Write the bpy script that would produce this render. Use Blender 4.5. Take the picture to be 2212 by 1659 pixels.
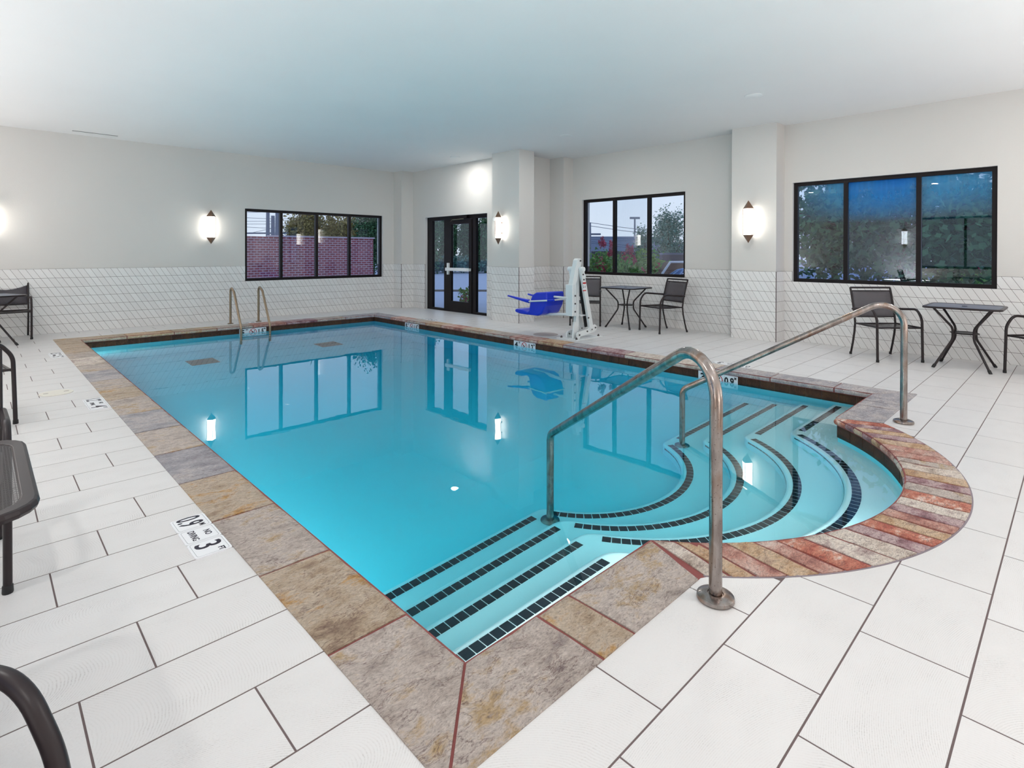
import bpy, bmesh, math, random
import numpy as np
from mathutils import Vector, Matrix, noise
R = math.radians
rnd = random.Random(7)
SC = bpy.context.scene
C = SC.collection
for o in list(bpy.data.objects): bpy.data.objects.remove(o)

# ------------------------------------------------------------------ camera
cam = bpy.data.objects.new('camera', bpy.data.cameras.new('camera'))
C.objects.link(cam); SC.camera = cam
yaw, pitch, roll = R(44.079), R(.279), R(.110)
F = Vector((math.sin(yaw)*math.cos(pitch), math.cos(yaw)*math.cos(pitch), -math.sin(pitch)))
r0 = Vector((math.cos(yaw), -math.sin(yaw), 0)); u0 = r0.cross(F)
cr = r0*math.cos(roll) + u0*math.sin(roll); cu = u0*math.cos(roll) - r0*math.sin(roll)
M = Matrix((cr, cu, -F)).transposed().to_4x4(); M.translation = Vector((0, 0, 1.32))
cam.matrix_world = M
cam.data.sensor_width = 36; cam.data.sensor_fit = 'HORIZONTAL'
cam.data.lens = 36*1195.2/2212
cam.data.shift_x = 0.0
cam.data.shift_y = -(829.5-552.0)/2212
cam.data.clip_start = .05; cam.data.clip_end = 400

# ------------------------------------------------------------------ world
w = bpy.data.worlds.new('dusk_sky'); SC.world = w; w.use_nodes = True
nt = w.node_tree; nt.nodes.clear()
out = nt.nodes.new('ShaderNodeOutputWorld'); bg = nt.nodes.new('ShaderNodeBackground')
tc = nt.nodes.new('ShaderNodeTexCoord'); sp = nt.nodes.new('ShaderNodeSeparateXYZ')
rp = nt.nodes.new('ShaderNodeValToRGB')
rp.color_ramp.elements[0].position = 0.0; rp.color_ramp.elements[0].color = (.80, .88, .98, 1)
rp.color_ramp.elements[1].position = .55; rp.color_ramp.elements[1].color = (.34, .50, .80, 1)
e = rp.color_ramp.elements.new(.22); e.color = (.62, .75, .95, 1)
nt.links.new(tc.outputs['Generated'], sp.inputs[0]); nt.links.new(sp.outputs['Z'], rp.inputs[0])
nt.links.new(rp.outputs[0], bg.inputs[0]); bg.inputs[1].default_value = 0.95
nt.links.new(bg.outputs[0], out.inputs[0])

# ------------------------------------------------------------------ exposure, room lights and added fill lamps
SC.view_settings.view_transform = 'Standard'; SC.view_settings.look = 'None'
SC.view_settings.gamma = 1; SC.view_settings.use_curve_mapping = False
SC.view_settings.exposure = 0.18
SC.cycles.max_bounces = 9
CEIL = 3.267; XLW = 1.108; POOL_FILL_W = 70
DOWN_W, FILL_W, SCONCE_E = 15, 44, 8.5
LIGHTS_SEEN = [(6.9, 2.84), (7.04, 5.98), (7.0, 8.9)]
LIGHTS_ADDED = [(6.9, -.2), (-1.0, 2.84), (-1.0, 5.98), (-1.0, 8.9), (3.0, -.4), (-1.0, -.4)]  # extra downlights added out of view to even out the brightness
def area(name, loc, size, watts, rot=(0, 0, 0), color=(1, 1, 1), shape='DISK', sy=None):
    l = bpy.data.lights.new(name, 'AREA'); l.shape = shape; l.size = size; l.energy = watts; l.color = color
    if sy: l.size_y = sy
    o = bpy.data.objects.new(name, l); o.location = loc; o.rotation_euler = rot; C.objects.link(o); return o
for i, (x, y) in enumerate(LIGHTS_SEEN+LIGHTS_ADDED):
    area('ceiling_lamp', (x, y, CEIL-.03), .14, DOWN_W, color=(1, .975, .93))
# added upward fill lamps behind and beside the camera, brightening the ceiling
for x, y, k in ((-1.6, .2, 1), (-1.7, 3.6, 1), (-1.7, 7.0, 1), (-1.75, 10.2, .9), (1.6, -1.5, 1), (4.6, -1.6, 1.0), (7.4, -1.7, .75)):
    area('ceiling_fill', (x, y, .55), 1.1, FILL_W*k, rot=(R(180), 0, 0), color=(1, .962, .945))
# added underwater fill lamps on the unseen left and near walls, brightening the pool
area('underwater_fill', (XLW+.03, 5.9, -.75), .5, POOL_FILL_W, rot=(0, R(-112), 0), shape='RECTANGLE', sy=9.0)
area('underwater_fill', (1.68, 1.385, -.23), .95, 5.0, rot=(R(112), 0, 0), shape='RECTANGLE', sy=.10)
for a_ in (225, 240, 254): area('underwater_fill', (3.58+1.67*math.cos(R(a_)), 2.36+1.67*math.sin(R(a_)), -.215),  .40, 7.5, rot=(R(112), 0, R(a_+90)), shape='RECTANGLE', sy=.10)

# ------------------------------------------------------------------ material helpers
def mat(name, color=(.8, .8, .8), rough=.5, metal=0.0, spec=.5):
    m = bpy.data.materials.new(name); m.use_nodes = True
    b = m.node_tree.nodes['Principled BSDF']
    b.inputs['Base Color'].default_value = (*color, 1); b.inputs['Roughness'].default_value = rough
    b.inputs['Metallic'].default_value = metal; b.inputs['Specular IOR Level'].default_value = spec
    return m
class NT:
    def __init__(s, m): s.t = m.node_tree; s.b = s.t.nodes.get('Principled BSDF'); s.out = s.t.nodes['Material Output']
    def n(s, kind, **kw):
        x = s.t.nodes.new('ShaderNode'+kind)
        for k, v in kw.items():
            if k in x.inputs: x.inputs[k].default_value = v
            else: setattr(x, k, v)
        return x
    def l(s, a, b): s.t.links.new(a, b)
    def ramp(s, fac, stops):
        r = s.n('ValToRGB'); el = r.color_ramp.elements
        el[0].position, el[0].color = stops[0][0], (*stops[0][1], 1)
        el[1].position, el[1].color = stops[-1][0], (*stops[-1][1], 1)
        for p, c in stops[1:-1]: q = el.new(p); q.color = (*c, 1)
        s.l(fac, r.inputs[0]); return r.outputs[0]
    def math(s, op, a, b=None):
        x = s.n('Math', operation=op)
        for i, v in enumerate((a, b)):
            if v is None: continue
            if isinstance(v, (int, float)): x.inputs[i].default_value = v
            else: s.l(v, x.inputs[i])
        return x.outputs[0]
    def vmath(s, op, a, b=None):
        x = s.n('VectorMath', operation=op)
        for i, v in enumerate((a, b)):
            if v is None: continue
            if isinstance(v, tuple): x.inputs[i].default_value = v
            else: s.l(v, x.inputs[i])
        return x.outputs[0]
    def mix(s, f, a, b):
        x = s.n('MixRGB')
        for i, v in enumerate((f, a, b)):
            if isinstance(v, (int, float)): x.inputs[i].default_value = v
            elif isinstance(v, tuple): x.inputs[i].default_value = (*v, 1)
            else: s.l(v, x.inputs[i])
        return x.outputs[0]
    def bump(s, h, strength=.3, dist=.01):
        b = s.n('Bump', Strength=strength, Distance=dist); s.l(h, b.inputs['Height']); s.l(b.outputs[0], s.b.inputs['Normal'])

def m_floor_tile():
    m = mat('glazed_wood_look_tile', (.74, .73, .73), .33, spec=.4); n = NT(m)
    tc = n.n('TexCoord'); g = n.n('NewGeometry')
    oi = n.n('ObjectInfo')
    rr = n.math('ADD', g.outputs['Random Per Island'], oi.outputs['Random'])
    wn = n.n('TexWhiteNoise', noise_dimensions='1D'); n.l(rr, wn.inputs['W'])
    off = n.vmath('MULTIPLY', n.vmath('SUBTRACT', wn.outputs['Color'], (.5, .5, .5)), (1.1, .8, 0))
    v = n.vmath('ADD', tc.outputs['Object'], off)
    v = n.vmath('MULTIPLY', v, (1, 1.7, 0))
    ns = n.n('TexNoise', Scale=5.0, Detail=2.0); n.l(v, ns.inputs['Vector'])
    wv = n.n('TexWave', wave_type='RINGS', Scale=34.0, Distortion=4.0, Detail=1.0); wv.rings_direction = 'Z'
    wv.inputs['Detail Scale'].default_value = .4
    n.l(v, wv.inputs['Vector'])
    fn = n.n('TexNoise', Scale=160.0, Detail=2.0); n.l(tc.outputs['Object'], fn.inputs['Vector'])
    a = n.math('MULTIPLY', wv.outputs['Fac'], fn.outputs['Fac'])
    a = n.math('MULTIPLY', a, n.math('MULTIPLY', ns.outputs['Fac'], 1.9))
    col = n.ramp(a, [(.25, (.76, .75, .75)), (.55, (.70, .685, .68)), (.8, (.56, .545, .54))])
    tint = n.mix(n.math('MULTIPLY', wn.outputs['Value'], .35), col, (.70, .68, .67))
    n.l(tint, n.b.inputs['Base Color'])
    n.bump(a, .12, .002)
    return m
def m_wall_tile():
    m = mat('white_wall_tile', (.82, .81, .81), .22, spec=.45); n = NT(m)
    g = n.n('NewGeometry'); oi = n.n('ObjectInfo')
    wn = n.n('TexWhiteNoise', noise_dimensions='1D'); n.l(n.math('ADD', g.outputs['Random Per Island'], oi.outputs['Random']), wn.inputs['W'])
    n.l(n.ramp(wn.outputs['Value'], [(0, (.80, .785, .78)), (1, (.85, .845, .84))]), n.b.inputs['Base Color'])
    return m
def m_plaster(name, c, bump=.25, scale=90):
    m = mat(name, c, .85, spec=.2); n = NT(m); tc = n.n('TexCoord')
    a = n.n('TexNoise', Scale=float(scale), Detail=3.0); n.l(tc.outputs['Object'], a.inputs['Vector'])
    b = n.n('TexNoise', Scale=1.1, Detail=2.0); n.l(tc.outputs['Object'], b.inputs['Vector'])
    n.l(n.mix(b.outputs['Fac'], tuple(x*.975 for x in c), tuple(min(1, x*1.02) for x in c)), n.b.inputs['Base Color'])
    n.bump(a.outputs['Fac'], bump, .003); return m
def m_slate(name, stops, seed, vein=(.16, .07, .07)):
    m = mat(name, (.5, .4, .3), .62, spec=.35); n = NT(m)
    tc = n.n('TexCoord'); oi = n.n('ObjectInfo')
    wn = n.n('TexWhiteNoise', noise_dimensions='1D'); n.l(oi.outputs['Random'], wn.inputs['W'])
    v = n.vmath('ADD', tc.outputs['Object'], n.vmath('MULTIPLY', wn.outputs['Color'], (9, 9, 9)))
    warp = n.n('TexNoise', Scale=9.0, Detail=3.0); n.l(v, warp.inputs['Vector'])
    v2 = n.vmath('ADD', v, n.vmath('MULTIPLY', warp.outputs['Color'], (.05, .05, .05)))
    st = n.vmath('MULTIPLY', v2, (1.0, 1.7, 1.0))
    a = n.n('TexNoise', Scale=7.0, Detail=12.0, Roughness=.72); n.l(st, a.inputs['Vector'])
    f = n.n('TexNoise', Scale=60.0, Detail=8.0, Roughness=.8); n.l(n.vmath('MULTIPLY', v2, (1.0, 2.4, 1.0)), f.inputs['Vector'])
    pt = n.n('TexNoise', Scale=2.6, Detail=4.0, Roughness=.6); n.l(n.vmath('ADD', v, (5.0, 2.0, seed*1.3)), pt.inputs['Vector'])
    mixf = n.math('ADD', n.math('MULTIPLY', a.outputs['Fac'], .62), n.math('MULTIPLY', pt.outputs['Fac'], .38))
    col = n.ramp(mixf, stops)
    gr = n.ramp(f.outputs['Fac'], [(.34, (.40, .36, .36)), (.46, (.98, .95, .94)), (.58, (1.25, 1.23, 1.22)), (.75, (1.62, 1.58, 1.55))])
    x = n.n('MixRGB', blend_type='MULTIPLY'); x.inputs[0].default_value = .9
    n.l(col, x.inputs[1]); n.l(gr, x.inputs[2])
    k = n.n('TexNoise', Scale=4.0, Detail=9.0, Roughness=.62, Distortion=.3); n.l(n.vmath('ADD', n.vmath('MULTIPLY', v2, (.8, 2.0, 1.0)), (3.1*seed, 1.7, .3)), k.inputs['Vector'])
    ridge = n.math('ABSOLUTE', n.math('SUBTRACT', k.outputs['Fac'], .5))
    crack = n.ramp(ridge, [(0, (0, 0, 0)), (.006, (1, 1, 1))])
    c2 = n.mix(crack, n.mix(.7, x.outputs[0], vein), x.outputs[0])
    n.l(c2, n.b.inputs['Base Color'])
    h = n.math('ADD', n.math('MULTIPLY', f.outputs['Fac'], .45), n.math('ADD', a.outputs['Fac'], n.math('MULTIPLY', crack, .12)))
    n.bump(h, .75, .02); return m
MAT = dict(
    floor=m_floor_tile(), wtile=m_wall_tile(),
    wall=m_plaster('warm_white_wall_paint', (.71, .69, .665)),
    ceil=m_plaster('white_ceiling_paint', (.84, .84, .84), .12, 60),
    grout_floor=mat('grey_brown_grout', (.16, .12, .12), .9), grout_wall=mat('brown_grout', (.14, .11, .11), .9),
    grout_red=m_plaster('dark_red_grout', (.26, .085, .08), .5, 120),
    bronze=mat('dark_bronze_window_metal', (.008, .005, .006), .42, .0, .25),
    reveal=mat('white_painted_reveal', (.74, .74, .74), .7),
    chairm=mat('brown_powder_coated_steel', (.020, .013, .015), .36, .0, .4),
    white=mat('white_powder_coated_steel', (.80, .83, .84), .35, .0, .5),
    blue=mat('bright_blue_moulded_plastic', (.004, .03, .62), .32),
    black=mat('black_rubber', (.01, .01, .012), .5), print_=mat('black_print', (.018, .014, .03), .6),
    redp=mat('red_print', (.5, .015, .02), .5), decal=mat('white_marker_tile', (.88, .89, .92), .3),
    plaster=m_plaster('white_pool_plaster', (.93, .94, .94), .15, 120),
    basin=m_plaster('pale_aqua_pool_plaster', (.40, .88, .93), .15, 120),
    steptile=mat('dark_navy_ceramic_tile', (.006, .007, .014), .15), bolt=mat('dark_steel_bolt', (.10, .09, .09), .35, .9),
    stoneA=m_slate('grey_tan_slate', [(.34, (.25, .21, .21)), (.43, (.44, .38, .34)), (.52, (.57, .51, .47)), (.60, (.47, .34, .19)), (.68, (.33, .29, .30))], 1),
    stoneB=m_slate('ochre_slate', [(.34, (.27, .19, .14)), (.43, (.44, .34, .24)), (.52, (.55, .47, .38)), (.60, (.50, .28, .09)), (.68, (.30, .24, .22))], 2),
    stoneC=m_slate('grey_slate', [(.34, (.24, .23, .26)), (.47, (.40, .39, .42)), (.55, (.54, .51, .50)), (.66, (.30, .28, .34))], 3),
    brickR=m_slate('red_sandstone', [(.38, (.22, .04, .035)), (.46, (.46, .13, .09)), (.53, (.60, .26, .18)), (.60, (.80, .70, .64))], 4),
    brickP=m_slate('pink_sandstone', [(.38, (.26, .11, .10)), (.46, (.50, .25, .20)), (.54, (.62, .42, .36)), (.61, (.72, .62, .56))], 5),
    brickT=m_slate('tan_sandstone', [(.38, (.32, .18, .11)), (.46, (.52, .34, .20)), (.54, (.64, .50, .36)), (.61, (.44, .30, .22))], 6),
    brickV=m_slate('purple_sandstone', [(.38, (.14, .07, .09)), (.46, (.33, .19, .21)), (.54, (.56, .44, .44)), (.61, (.26, .14, .16))], 7),
    brickW=m_slate('cream_sandstone', [(.38, (.34, .27, .22)), (.46, (.60, .52, .45)), (.54, (.76, .70, .63)), (.61, (.44, .34, .32))], 8),
    slateband=m_slate('brown_slate_band', [(.3, (.022, .012, .008)), (.5, (.075, .035, .02)), (.65, (.13, .065, .03)), (.8, (.05, .028, .02))], 9),
)
def m_steel():
    m = mat('brushed_stainless_steel', (.40, .34, .31), .24, 1.0); n = NT(m); tc = n.n('TexCoord')
    a = n.n('TexNoise', Scale=5.0, Detail=4.0); n.l(n.vmath('MULTIPLY', tc.outputs['Object'], (3, 3, 1)), a.inputs['Vector'])
    d = n.n('TexNoise', Scale=150.0, Detail=2.0); n.l(tc.outputs['Object'], d.inputs['Vector'])
    c = n.ramp(a.outputs['Fac'], [(.35, (.24, .20, .185)), (.5, (.38, .34, .32)), (.66, (.28, .19, .145))])
    sp = n.ramp(d.outputs['Fac'], [(.28, (0, 0, 0)), (.34, (1, 1, 1))])
    n.l(n.mix(sp, (.10, .06, .045), c), n.b.inputs['Base Color'])
    n.l(n.ramp(a.outputs['Fac'], [(.3, (.17, .17, .17)), (.7, (.27, .27, .27))]), n.b.inputs['Roughness']); return m
MAT['steel'] = m_steel()
MAT['bronzesteel'] = mat('aged_bronze_coloured_steel', (.36, .27, .19), .28, 1.0)
def m_glass(name, tint=(.93, .95, .97), fog=None, fog_dusk_col=(.25, .5, .85)):
    m = mat(name); n = NT(m); n.t.nodes.remove(n.b)
    tr = n.n('BsdfTransparent'); tr.inputs[0].default_value = (*tint, 1)
    gl = n.n('BsdfGlossy', Roughness=0.0); g = n.n('NewGeometry')
    dt = n.n('VectorMath', operation='DOT_PRODUCT'); n.l(g.outputs['Incoming'], dt.inputs[0]); n.l(g.outputs['Normal'], dt.inputs[1])
    q = n.math('POWER', n.math('SUBTRACT', 1.0, n.math('ABSOLUTE', dt.outputs['Value'])), 5.0)
    fr = n.math('ADD', n.math('MULTIPLY', q, .96), .042)     # Schlick reflectance of one glass face
    mx = n.n('MixShader'); n.l(fr, mx.inputs[0]); n.l(tr.outputs[0], mx.inputs[1]); n.l(gl.outputs[0], mx.inputs[2])
    res = mx.outputs[0]
    if fog:
        tc = n.n('TexCoord'); s = n.n('SeparateXYZ'); n.l(tc.outputs['Object'], s.inputs[0])
        h = n.n('MapRange'); n.l(s.outputs['Z'], h.inputs[0])
        h.inputs[1].default_value = fog[0]; h.inputs[2].default_value = fog[1]; h.inputs[3].default_value = 0; h.inputs[4].default_value = fog[2]
        yy = n.n('MapRange'); n.l(s.outputs['Y'], yy.inputs[0])
        yy.inputs[1].default_value = fog[3]; yy.inputs[2].default_value = fog[4]; yy.inputs[3].default_value = 0; yy.inputs[4].default_value = 1
        ns = n.n('TexNoise', Scale=2.6, Detail=5.0, Roughness=.6); n.l(tc.outputs['Object'], ns.inputs['Vector'])
        sv = n.vmath('MULTIPLY', tc.outputs['Object'], (1, 26, 1.6)); dr = n.n('TexNoise', Scale=1.0, Detail=3.0); n.l(sv, dr.inputs['Vector'])
        f = n.math('MULTIPLY', h.outputs[0], n.math('MULTIPLY', yy.outputs[0], n.math('ADD', n.math('MULTIPLY', ns.outputs['Fac'], .9), n.math('MULTIPLY', dr.outputs['Fac'], .35))))
        f = n.math('MINIMUM', f, .9)
        tl = n.n('BsdfTranslucent'); tl.inputs[0].default_value = (*fog_dusk_col, 1)
        m2 = n.n('MixShader'); n.l(f, m2.inputs[0]); n.l(res, m2.inputs[1]); n.l(tl.outputs[0], m2.inputs[2]); res = m2.outputs[0]
    n.l(res, n.out.inputs[0]); return m
MAT['glass'] = m_glass('clear_window_glass')
MAT['fogglass'] = m_glass('misted_glass_dusk_blue', (.86, .91, .97), fog=(1.75, 2.35, .85, 3.1, 2.3), fog_dusk_col=(.17, .76, 1.0))  # mist whose colour carries the blue of dusk light and reflection
def m_emit(name, col, s):
    m = mat(name); n = NT(m); n.t.nodes.remove(n.b); e = n.n('Emission', Strength=float(s)); e.inputs[0].default_value = (*col, 1)
    n.l(e.outputs[0], n.out.inputs[0]); return m
MAT['lamp'] = m_emit('lit_lamp_lens', (1, .97, .92), 7.0)
MAT['sconce'] = m_emit('lit_frosted_glass', (1, .955, .87), SCONCE_E)
def m_sling():
    m = mat('grey_mesh_sling', (.085, .075, .09), .6); n = NT(m)
    tr = n.n('BsdfTransparent'); mx = n.n('MixShader'); mx.inputs[0].default_value = .30
    n.l(n.b.outputs[0], mx.inputs[1]); n.l(tr.outputs[0], mx.inputs[2]); n.l(mx.outputs[0], n.out.inputs[0]); return m
MAT['sling'] = m_sling()
def m_perf():
    m = mat('perforated_brown_steel', (.03, .024, .027), .35, .2); n = NT(m)
    tc = n.n('TexCoord'); v = n.vmath('MULTIPLY', tc.outputs['Object'], (2*math.pi/.0135, 2*math.pi/.0078, 0))
    s = n.n('SeparateXYZ'); n.l(v, s.inputs[0])
    f = n.math('MULTIPLY', n.math('SINE', s.outputs[0]), n.math('SINE', s.outputs[1]))
    hole = n.math('GREATER_THAN', f, .12)
    tr = n.n('BsdfTransparent'); mx = n.n('MixShader'); n.l(hole, mx.inputs[0])
    n.l(n.b.outputs[0], mx.inputs[1]); n.l(tr.outputs[0], mx.inputs[2]); n.l(mx.outputs[0], n.out.inputs[0]); return m
MAT['perf'] = m_perf()
MAT['tabletop'] = mat('mesh_steel_reflection_tint', (.035, .06, .13), .28, .0)  # blue of the reflected window is put into the steel colour
def m_leaf(name, c, c2):
    m = mat(name, c, .6, spec=.3); n = NT(m); g = n.n('NewGeometry')
    n.l(n.ramp(g.outputs['Random Per Island'], [(0, c), (1, c2)]), n.b.inputs['Base Color']); return m
MAT['leafD'] = m_leaf('dark_green_leaves', (.02, .065, .03), (.11, .25, .10))
MAT['leafG'] = m_leaf('bright_green_leaves', (.09, .28, .05), (.26, .50, .12))
MAT['leafO'] = m_leaf('olive_gold_leaves', (.17, .13, .03), (.38, .29, .08))
MAT['leafB'] = m_leaf('blue_green_leaves', (.06, .16, .13), (.18, .36, .28))
MAT['petal'] = m_leaf('pink_blossom', (.42, .03, .08), (.75, .12, .22))
MAT['bark'] = m_plaster('brown_bark', (.09, .06, .045), .8, 20)
MAT['pole'] = mat('weathered_pole_wood', (.16, .18, .24), .8)
MAT['road'] = m_plaster('pale_concrete_paving', (.60, .62, .72), .2, 3)
MAT['asph'] = m_plaster('grey_asphalt', (.30, .36, .50), .2, 3)
MAT['grass'] = m_plaster('green_lawn', (.09, .42, .08), .8, 14)
MAT['roof'] = mat('grey_blue_roof', (.16, .18, .25), .7)
MAT['bwall'] = mat('dusky_grey_wall', (.10, .09, .12), .8)
MAT['soil'] = mat('dark_mulch', (.08, .06, .05), .9)
def m_brick():
    m = mat('red_brickwork', (.4, .1, .1), .8); n = NT(m); uv = n.n('UVMap')
    b = n.n('TexBrick', Scale=1.0); n.l(uv.outputs[0], b.inputs['Vector'])
    b.inputs['Color1'].default_value = (.42, .09, .10, 1); b.inputs['Color2'].default_value = (.28, .06, .075, 1)
    b.inputs['Mortar'].default_value = (.62, .48, .52, 1); b.inputs['Mortar Size'].default_value = .011
    b.inputs['Brick Width'].default_value = .215; b.inputs['Row Height'].default_value = .081
    n.l(b.outputs[0], n.b.inputs['Base Color']); return m
MAT['brick'] = m_brick()
def m_water():
    m = mat('clear_pool_water'); n = NT(m); n.t.nodes.remove(n.b)
    g = n.n('BsdfGlass', Roughness=0.0, IOR=1.333); g.inputs[0].default_value = (1, 1, 1, 1)
    tc = n.n('TexCoord'); a = n.n('TexNoise', Scale=1.3, Detail=2.0); n.l(tc.outputs['Object'], a.inputs['Vector'])
    c = n.n('TexNoise', Scale=9.0, Detail=1.0); n.l(tc.outputs['Object'], c.inputs['Vector'])
    b = n.n('Bump', Strength=.05, Distance=.02)
    n.l(n.math('ADD', a.outputs['Fac'], n.math('MULTIPLY', c.outputs['Fac'], .12)), b.inputs['Height'])
    n.l(b.outputs[0], g.inputs['Normal'])
    n.l(g.outputs[0], n.out.inputs['Surface'])
    v = n.n('VolumeAbsorption', Density=.95); v.inputs[0].default_value = (.0, .84, .93, 1)
    n.l(v.outputs[0], n.out.inputs['Volume']); return m
MAT['water'] = m_water()

# ------------------------------------------------------------------ geometry helpers
class MB:
    def __init__(s): s.v = []; s.f = []; s.uv = None
    def add(s, vs, fs):
        k = len(s.v); s.v += [tuple(p) for p in vs]; s.f += [tuple(k+i for i in f) for f in fs]; return s
    def box(s, x0, x1, y0, y1, z0, z1):
        return s.add([(x0, y0, z0), (x1, y0, z0), (x1, y1, z0), (x0, y1, z0), (x0, y0, z1), (x1, y0, z1), (x1, y1, z1), (x0, y1, z1)],
                     [(3, 2, 1, 0), (4, 5, 6, 7), (0, 1, 5, 4), (1, 2, 6, 5), (2, 3, 7, 6), (3, 0, 4, 7)])
    def prism(s, poly, z0, z1, bottom=True):
        n = len(poly); a = [(p[0], p[1], z0) for p in poly]; b = [(p[0], p[1], z1) for p in poly]
        fs = [tuple(range(n, 2*n))]+[(i, (i+1) % n, n+(i+1) % n, n+i) for i in range(n)]
        if bottom: fs.append(tuple(range(n-1, -1, -1)))
        return s.add(a+b, fs)
    def tube(s, pts, r, n=10, cap=True):
        pts = [Vector(p) for p in pts]; rs = r if isinstance(r, (list, tuple)) else [r]*len(pts)
        t0 = (pts[1]-pts[0]).normalized(); up = Vector((0, 0, 1)) if abs(t0.z) < .9 else Vector((1, 0, 0))
        nx = t0.cross(up).normalized(); vs = []; 
        for i, p in enumerate(pts):
            if i == 0: t = t0
            elif i == len(pts)-1: t = (pts[-1]-pts[-2]).normalized()
            else: t = ((pts[i+1]-p).normalized()+(p-pts[i-1]).normalized()).normalized()
            nx = (nx-t*nx.dot(t)).normalized(); ny = t.cross(nx)
            for j in range(n):
                a = 2*math.pi*j/n; vs.append(p+(nx*math.cos(a)+ny*math.sin(a))*rs[i])
        fs = [(i*n+j, i*n+(j+1) % n, (i+1)*n+(j+1) % n, (i+1)*n+j) for i in range(len(pts)-1) for j in range(n)]
        if cap: fs += [tuple(range(n-1, -1, -1)), tuple((len(pts)-1)*n+j for j in range(n))]
        return s.add(vs, fs)
    def lathe(s, prof, c=(0, 0, 0), n=20):
        vs = [(c[0]+r*math.cos(2*math.pi*j/n), c[1]+r*math.sin(2*math.pi*j/n), c[2]+z) for r, z in prof for j in range(n)]
        k = len(prof)
        fs = [(i*n+j, i*n+(j+1) % n, (i+1)*n+(j+1) % n, (i+1)*n+j) for i in range(k-1) for j in range(n)]
        fs += [tuple(range(n-1, -1, -1)), tuple((k-1)*n+j for j in range(n))]
        return s.add(vs, fs)
    def mesh(s, name, m, smooth=False):
        me = bpy.data.meshes.new(name); me.from_pydata(s.v, [], s.f); me.update()
        for x in (m if isinstance(m, list) else [m]): me.materials.append(x)
        if smooth: me.shade_smooth() if hasattr(me, 'shade_smooth') else None
        return me
def ob(name, me, parent=None, loc=None, rz=None):
    o = bpy.data.objects.new(name, me); C.objects.link(o)
    if parent: o.parent = parent
    if loc is not None: o.location = loc
    if rz is not None: o.rotation_euler = (0, 0, rz)
    return o
def part(name, mb, m, parent=None, smooth=False, bevel=0, loc=None):
    o = ob(name, mb.mesh(name, m, smooth), parent, loc)
    if bevel:
        b = o.modifiers.new('bevel', 'BEVEL'); b.width = bevel; b.segments = 2; b.limit_method = 'ANGLE'
    if smooth:
        me = o.data
        try: me.set_sharp_from_angle(angle=R(40))
        except Exception: pass
    return o
def empty(name, loc=(0, 0, 0), rz=0):
    o = bpy.data.objects.new(name, None); C.objects.link(o); o.location = loc; o.rotation_euler = (0, 0, rz); o.empty_display_size = .1; return o
def tag(o, label, cat=None, group=None, kind=None):
    o['label'] = label
    if cat: o['category'] = cat
    if group: o['group'] = group
    if kind: o['kind'] = kind
    return o
def struct(o, label=None):
    o['kind'] = 'structure'
    if label: o['label'] = label
    return o
def copy_tree(o, parent=None):
    c = o.copy(); C.objects.link(c)
    if parent is not None: c.parent = parent
    for ch in list(o.children): copy_tree(ch, c)
    return c
def arc(c, r, a0, a1, n, fn):
    return [fn(c[0]+r*math.cos(R(a0+(a1-a0)*i/n)), c[1]+r*math.sin(R(a0+(a1-a0)*i/n))) for i in range(n+1)]
def fillet(pts, rad, n=6):
    """round the corners of a polyline of 3-D points"""
    P = [Vector(p) for p in pts]; rad = rad if isinstance(rad, (list, tuple)) else [rad]*(len(P)-2); out = [P[0]]
    for i in range(1, len(P)-1):
        a, b, c = P[i-1], P[i], P[i+1]; u = (a-b).normalized(); v = (c-b).normalized()
        th = u.angle(v); t = min(rad[i-1]/math.tan(th/2), (a-b).length*.49, (c-b).length*.49); rr = t*math.tan(th/2)
        p0 = b+u*t; p1 = b+v*t; cen = b+(u+v).normalized()*(rr/math.sin(th/2))
        x = (p0-cen).normalized(); y = (p1-cen); y = (y-x*y.dot(x)).normalized(); tot = (p0-cen).angle(p1-cen)
        out += [cen+(x*math.cos(tot*k/n)+y*math.sin(tot*k/n))*rr for k in range(n+1)]
    return out+[P[-1]]
# projection into the photograph (only used to decide which pieces are large enough to be parts of their own)
def px_size(c, s):
    d = Vector(c)-Vector((0, 0, 1.32)); z = d.dot(F)
    if z < .3: return 0
    x = 1106+1195*d.dot(cr)/z; y = 552-1195*d.dot(cu)/z
    if x < -60 or x > 2270 or y < -60 or y > 1720: return .01*s/z
    return 1195*s/z

# ------------------------------------------------------------------ dimensions (metres)
XL, XR, YN, YF = 1.13, 6.06, 1.38, 10.45           # coping inner edge
XLO, XRO, YNO, YFO = .824, 6.33, 1.075, 10.76      # coping outer edge
CI = (3.58, 2.36, 1.67); CO = (3.594, 2.30, 1.905) # bulge circles
ZW = -.125
YB, XD, XW = 11.63, 7.61, 8.857
WL, WF = -2.3, -2.2                                 # left and front walls
TT = 1.047                                          # top of the wall tiling

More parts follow.
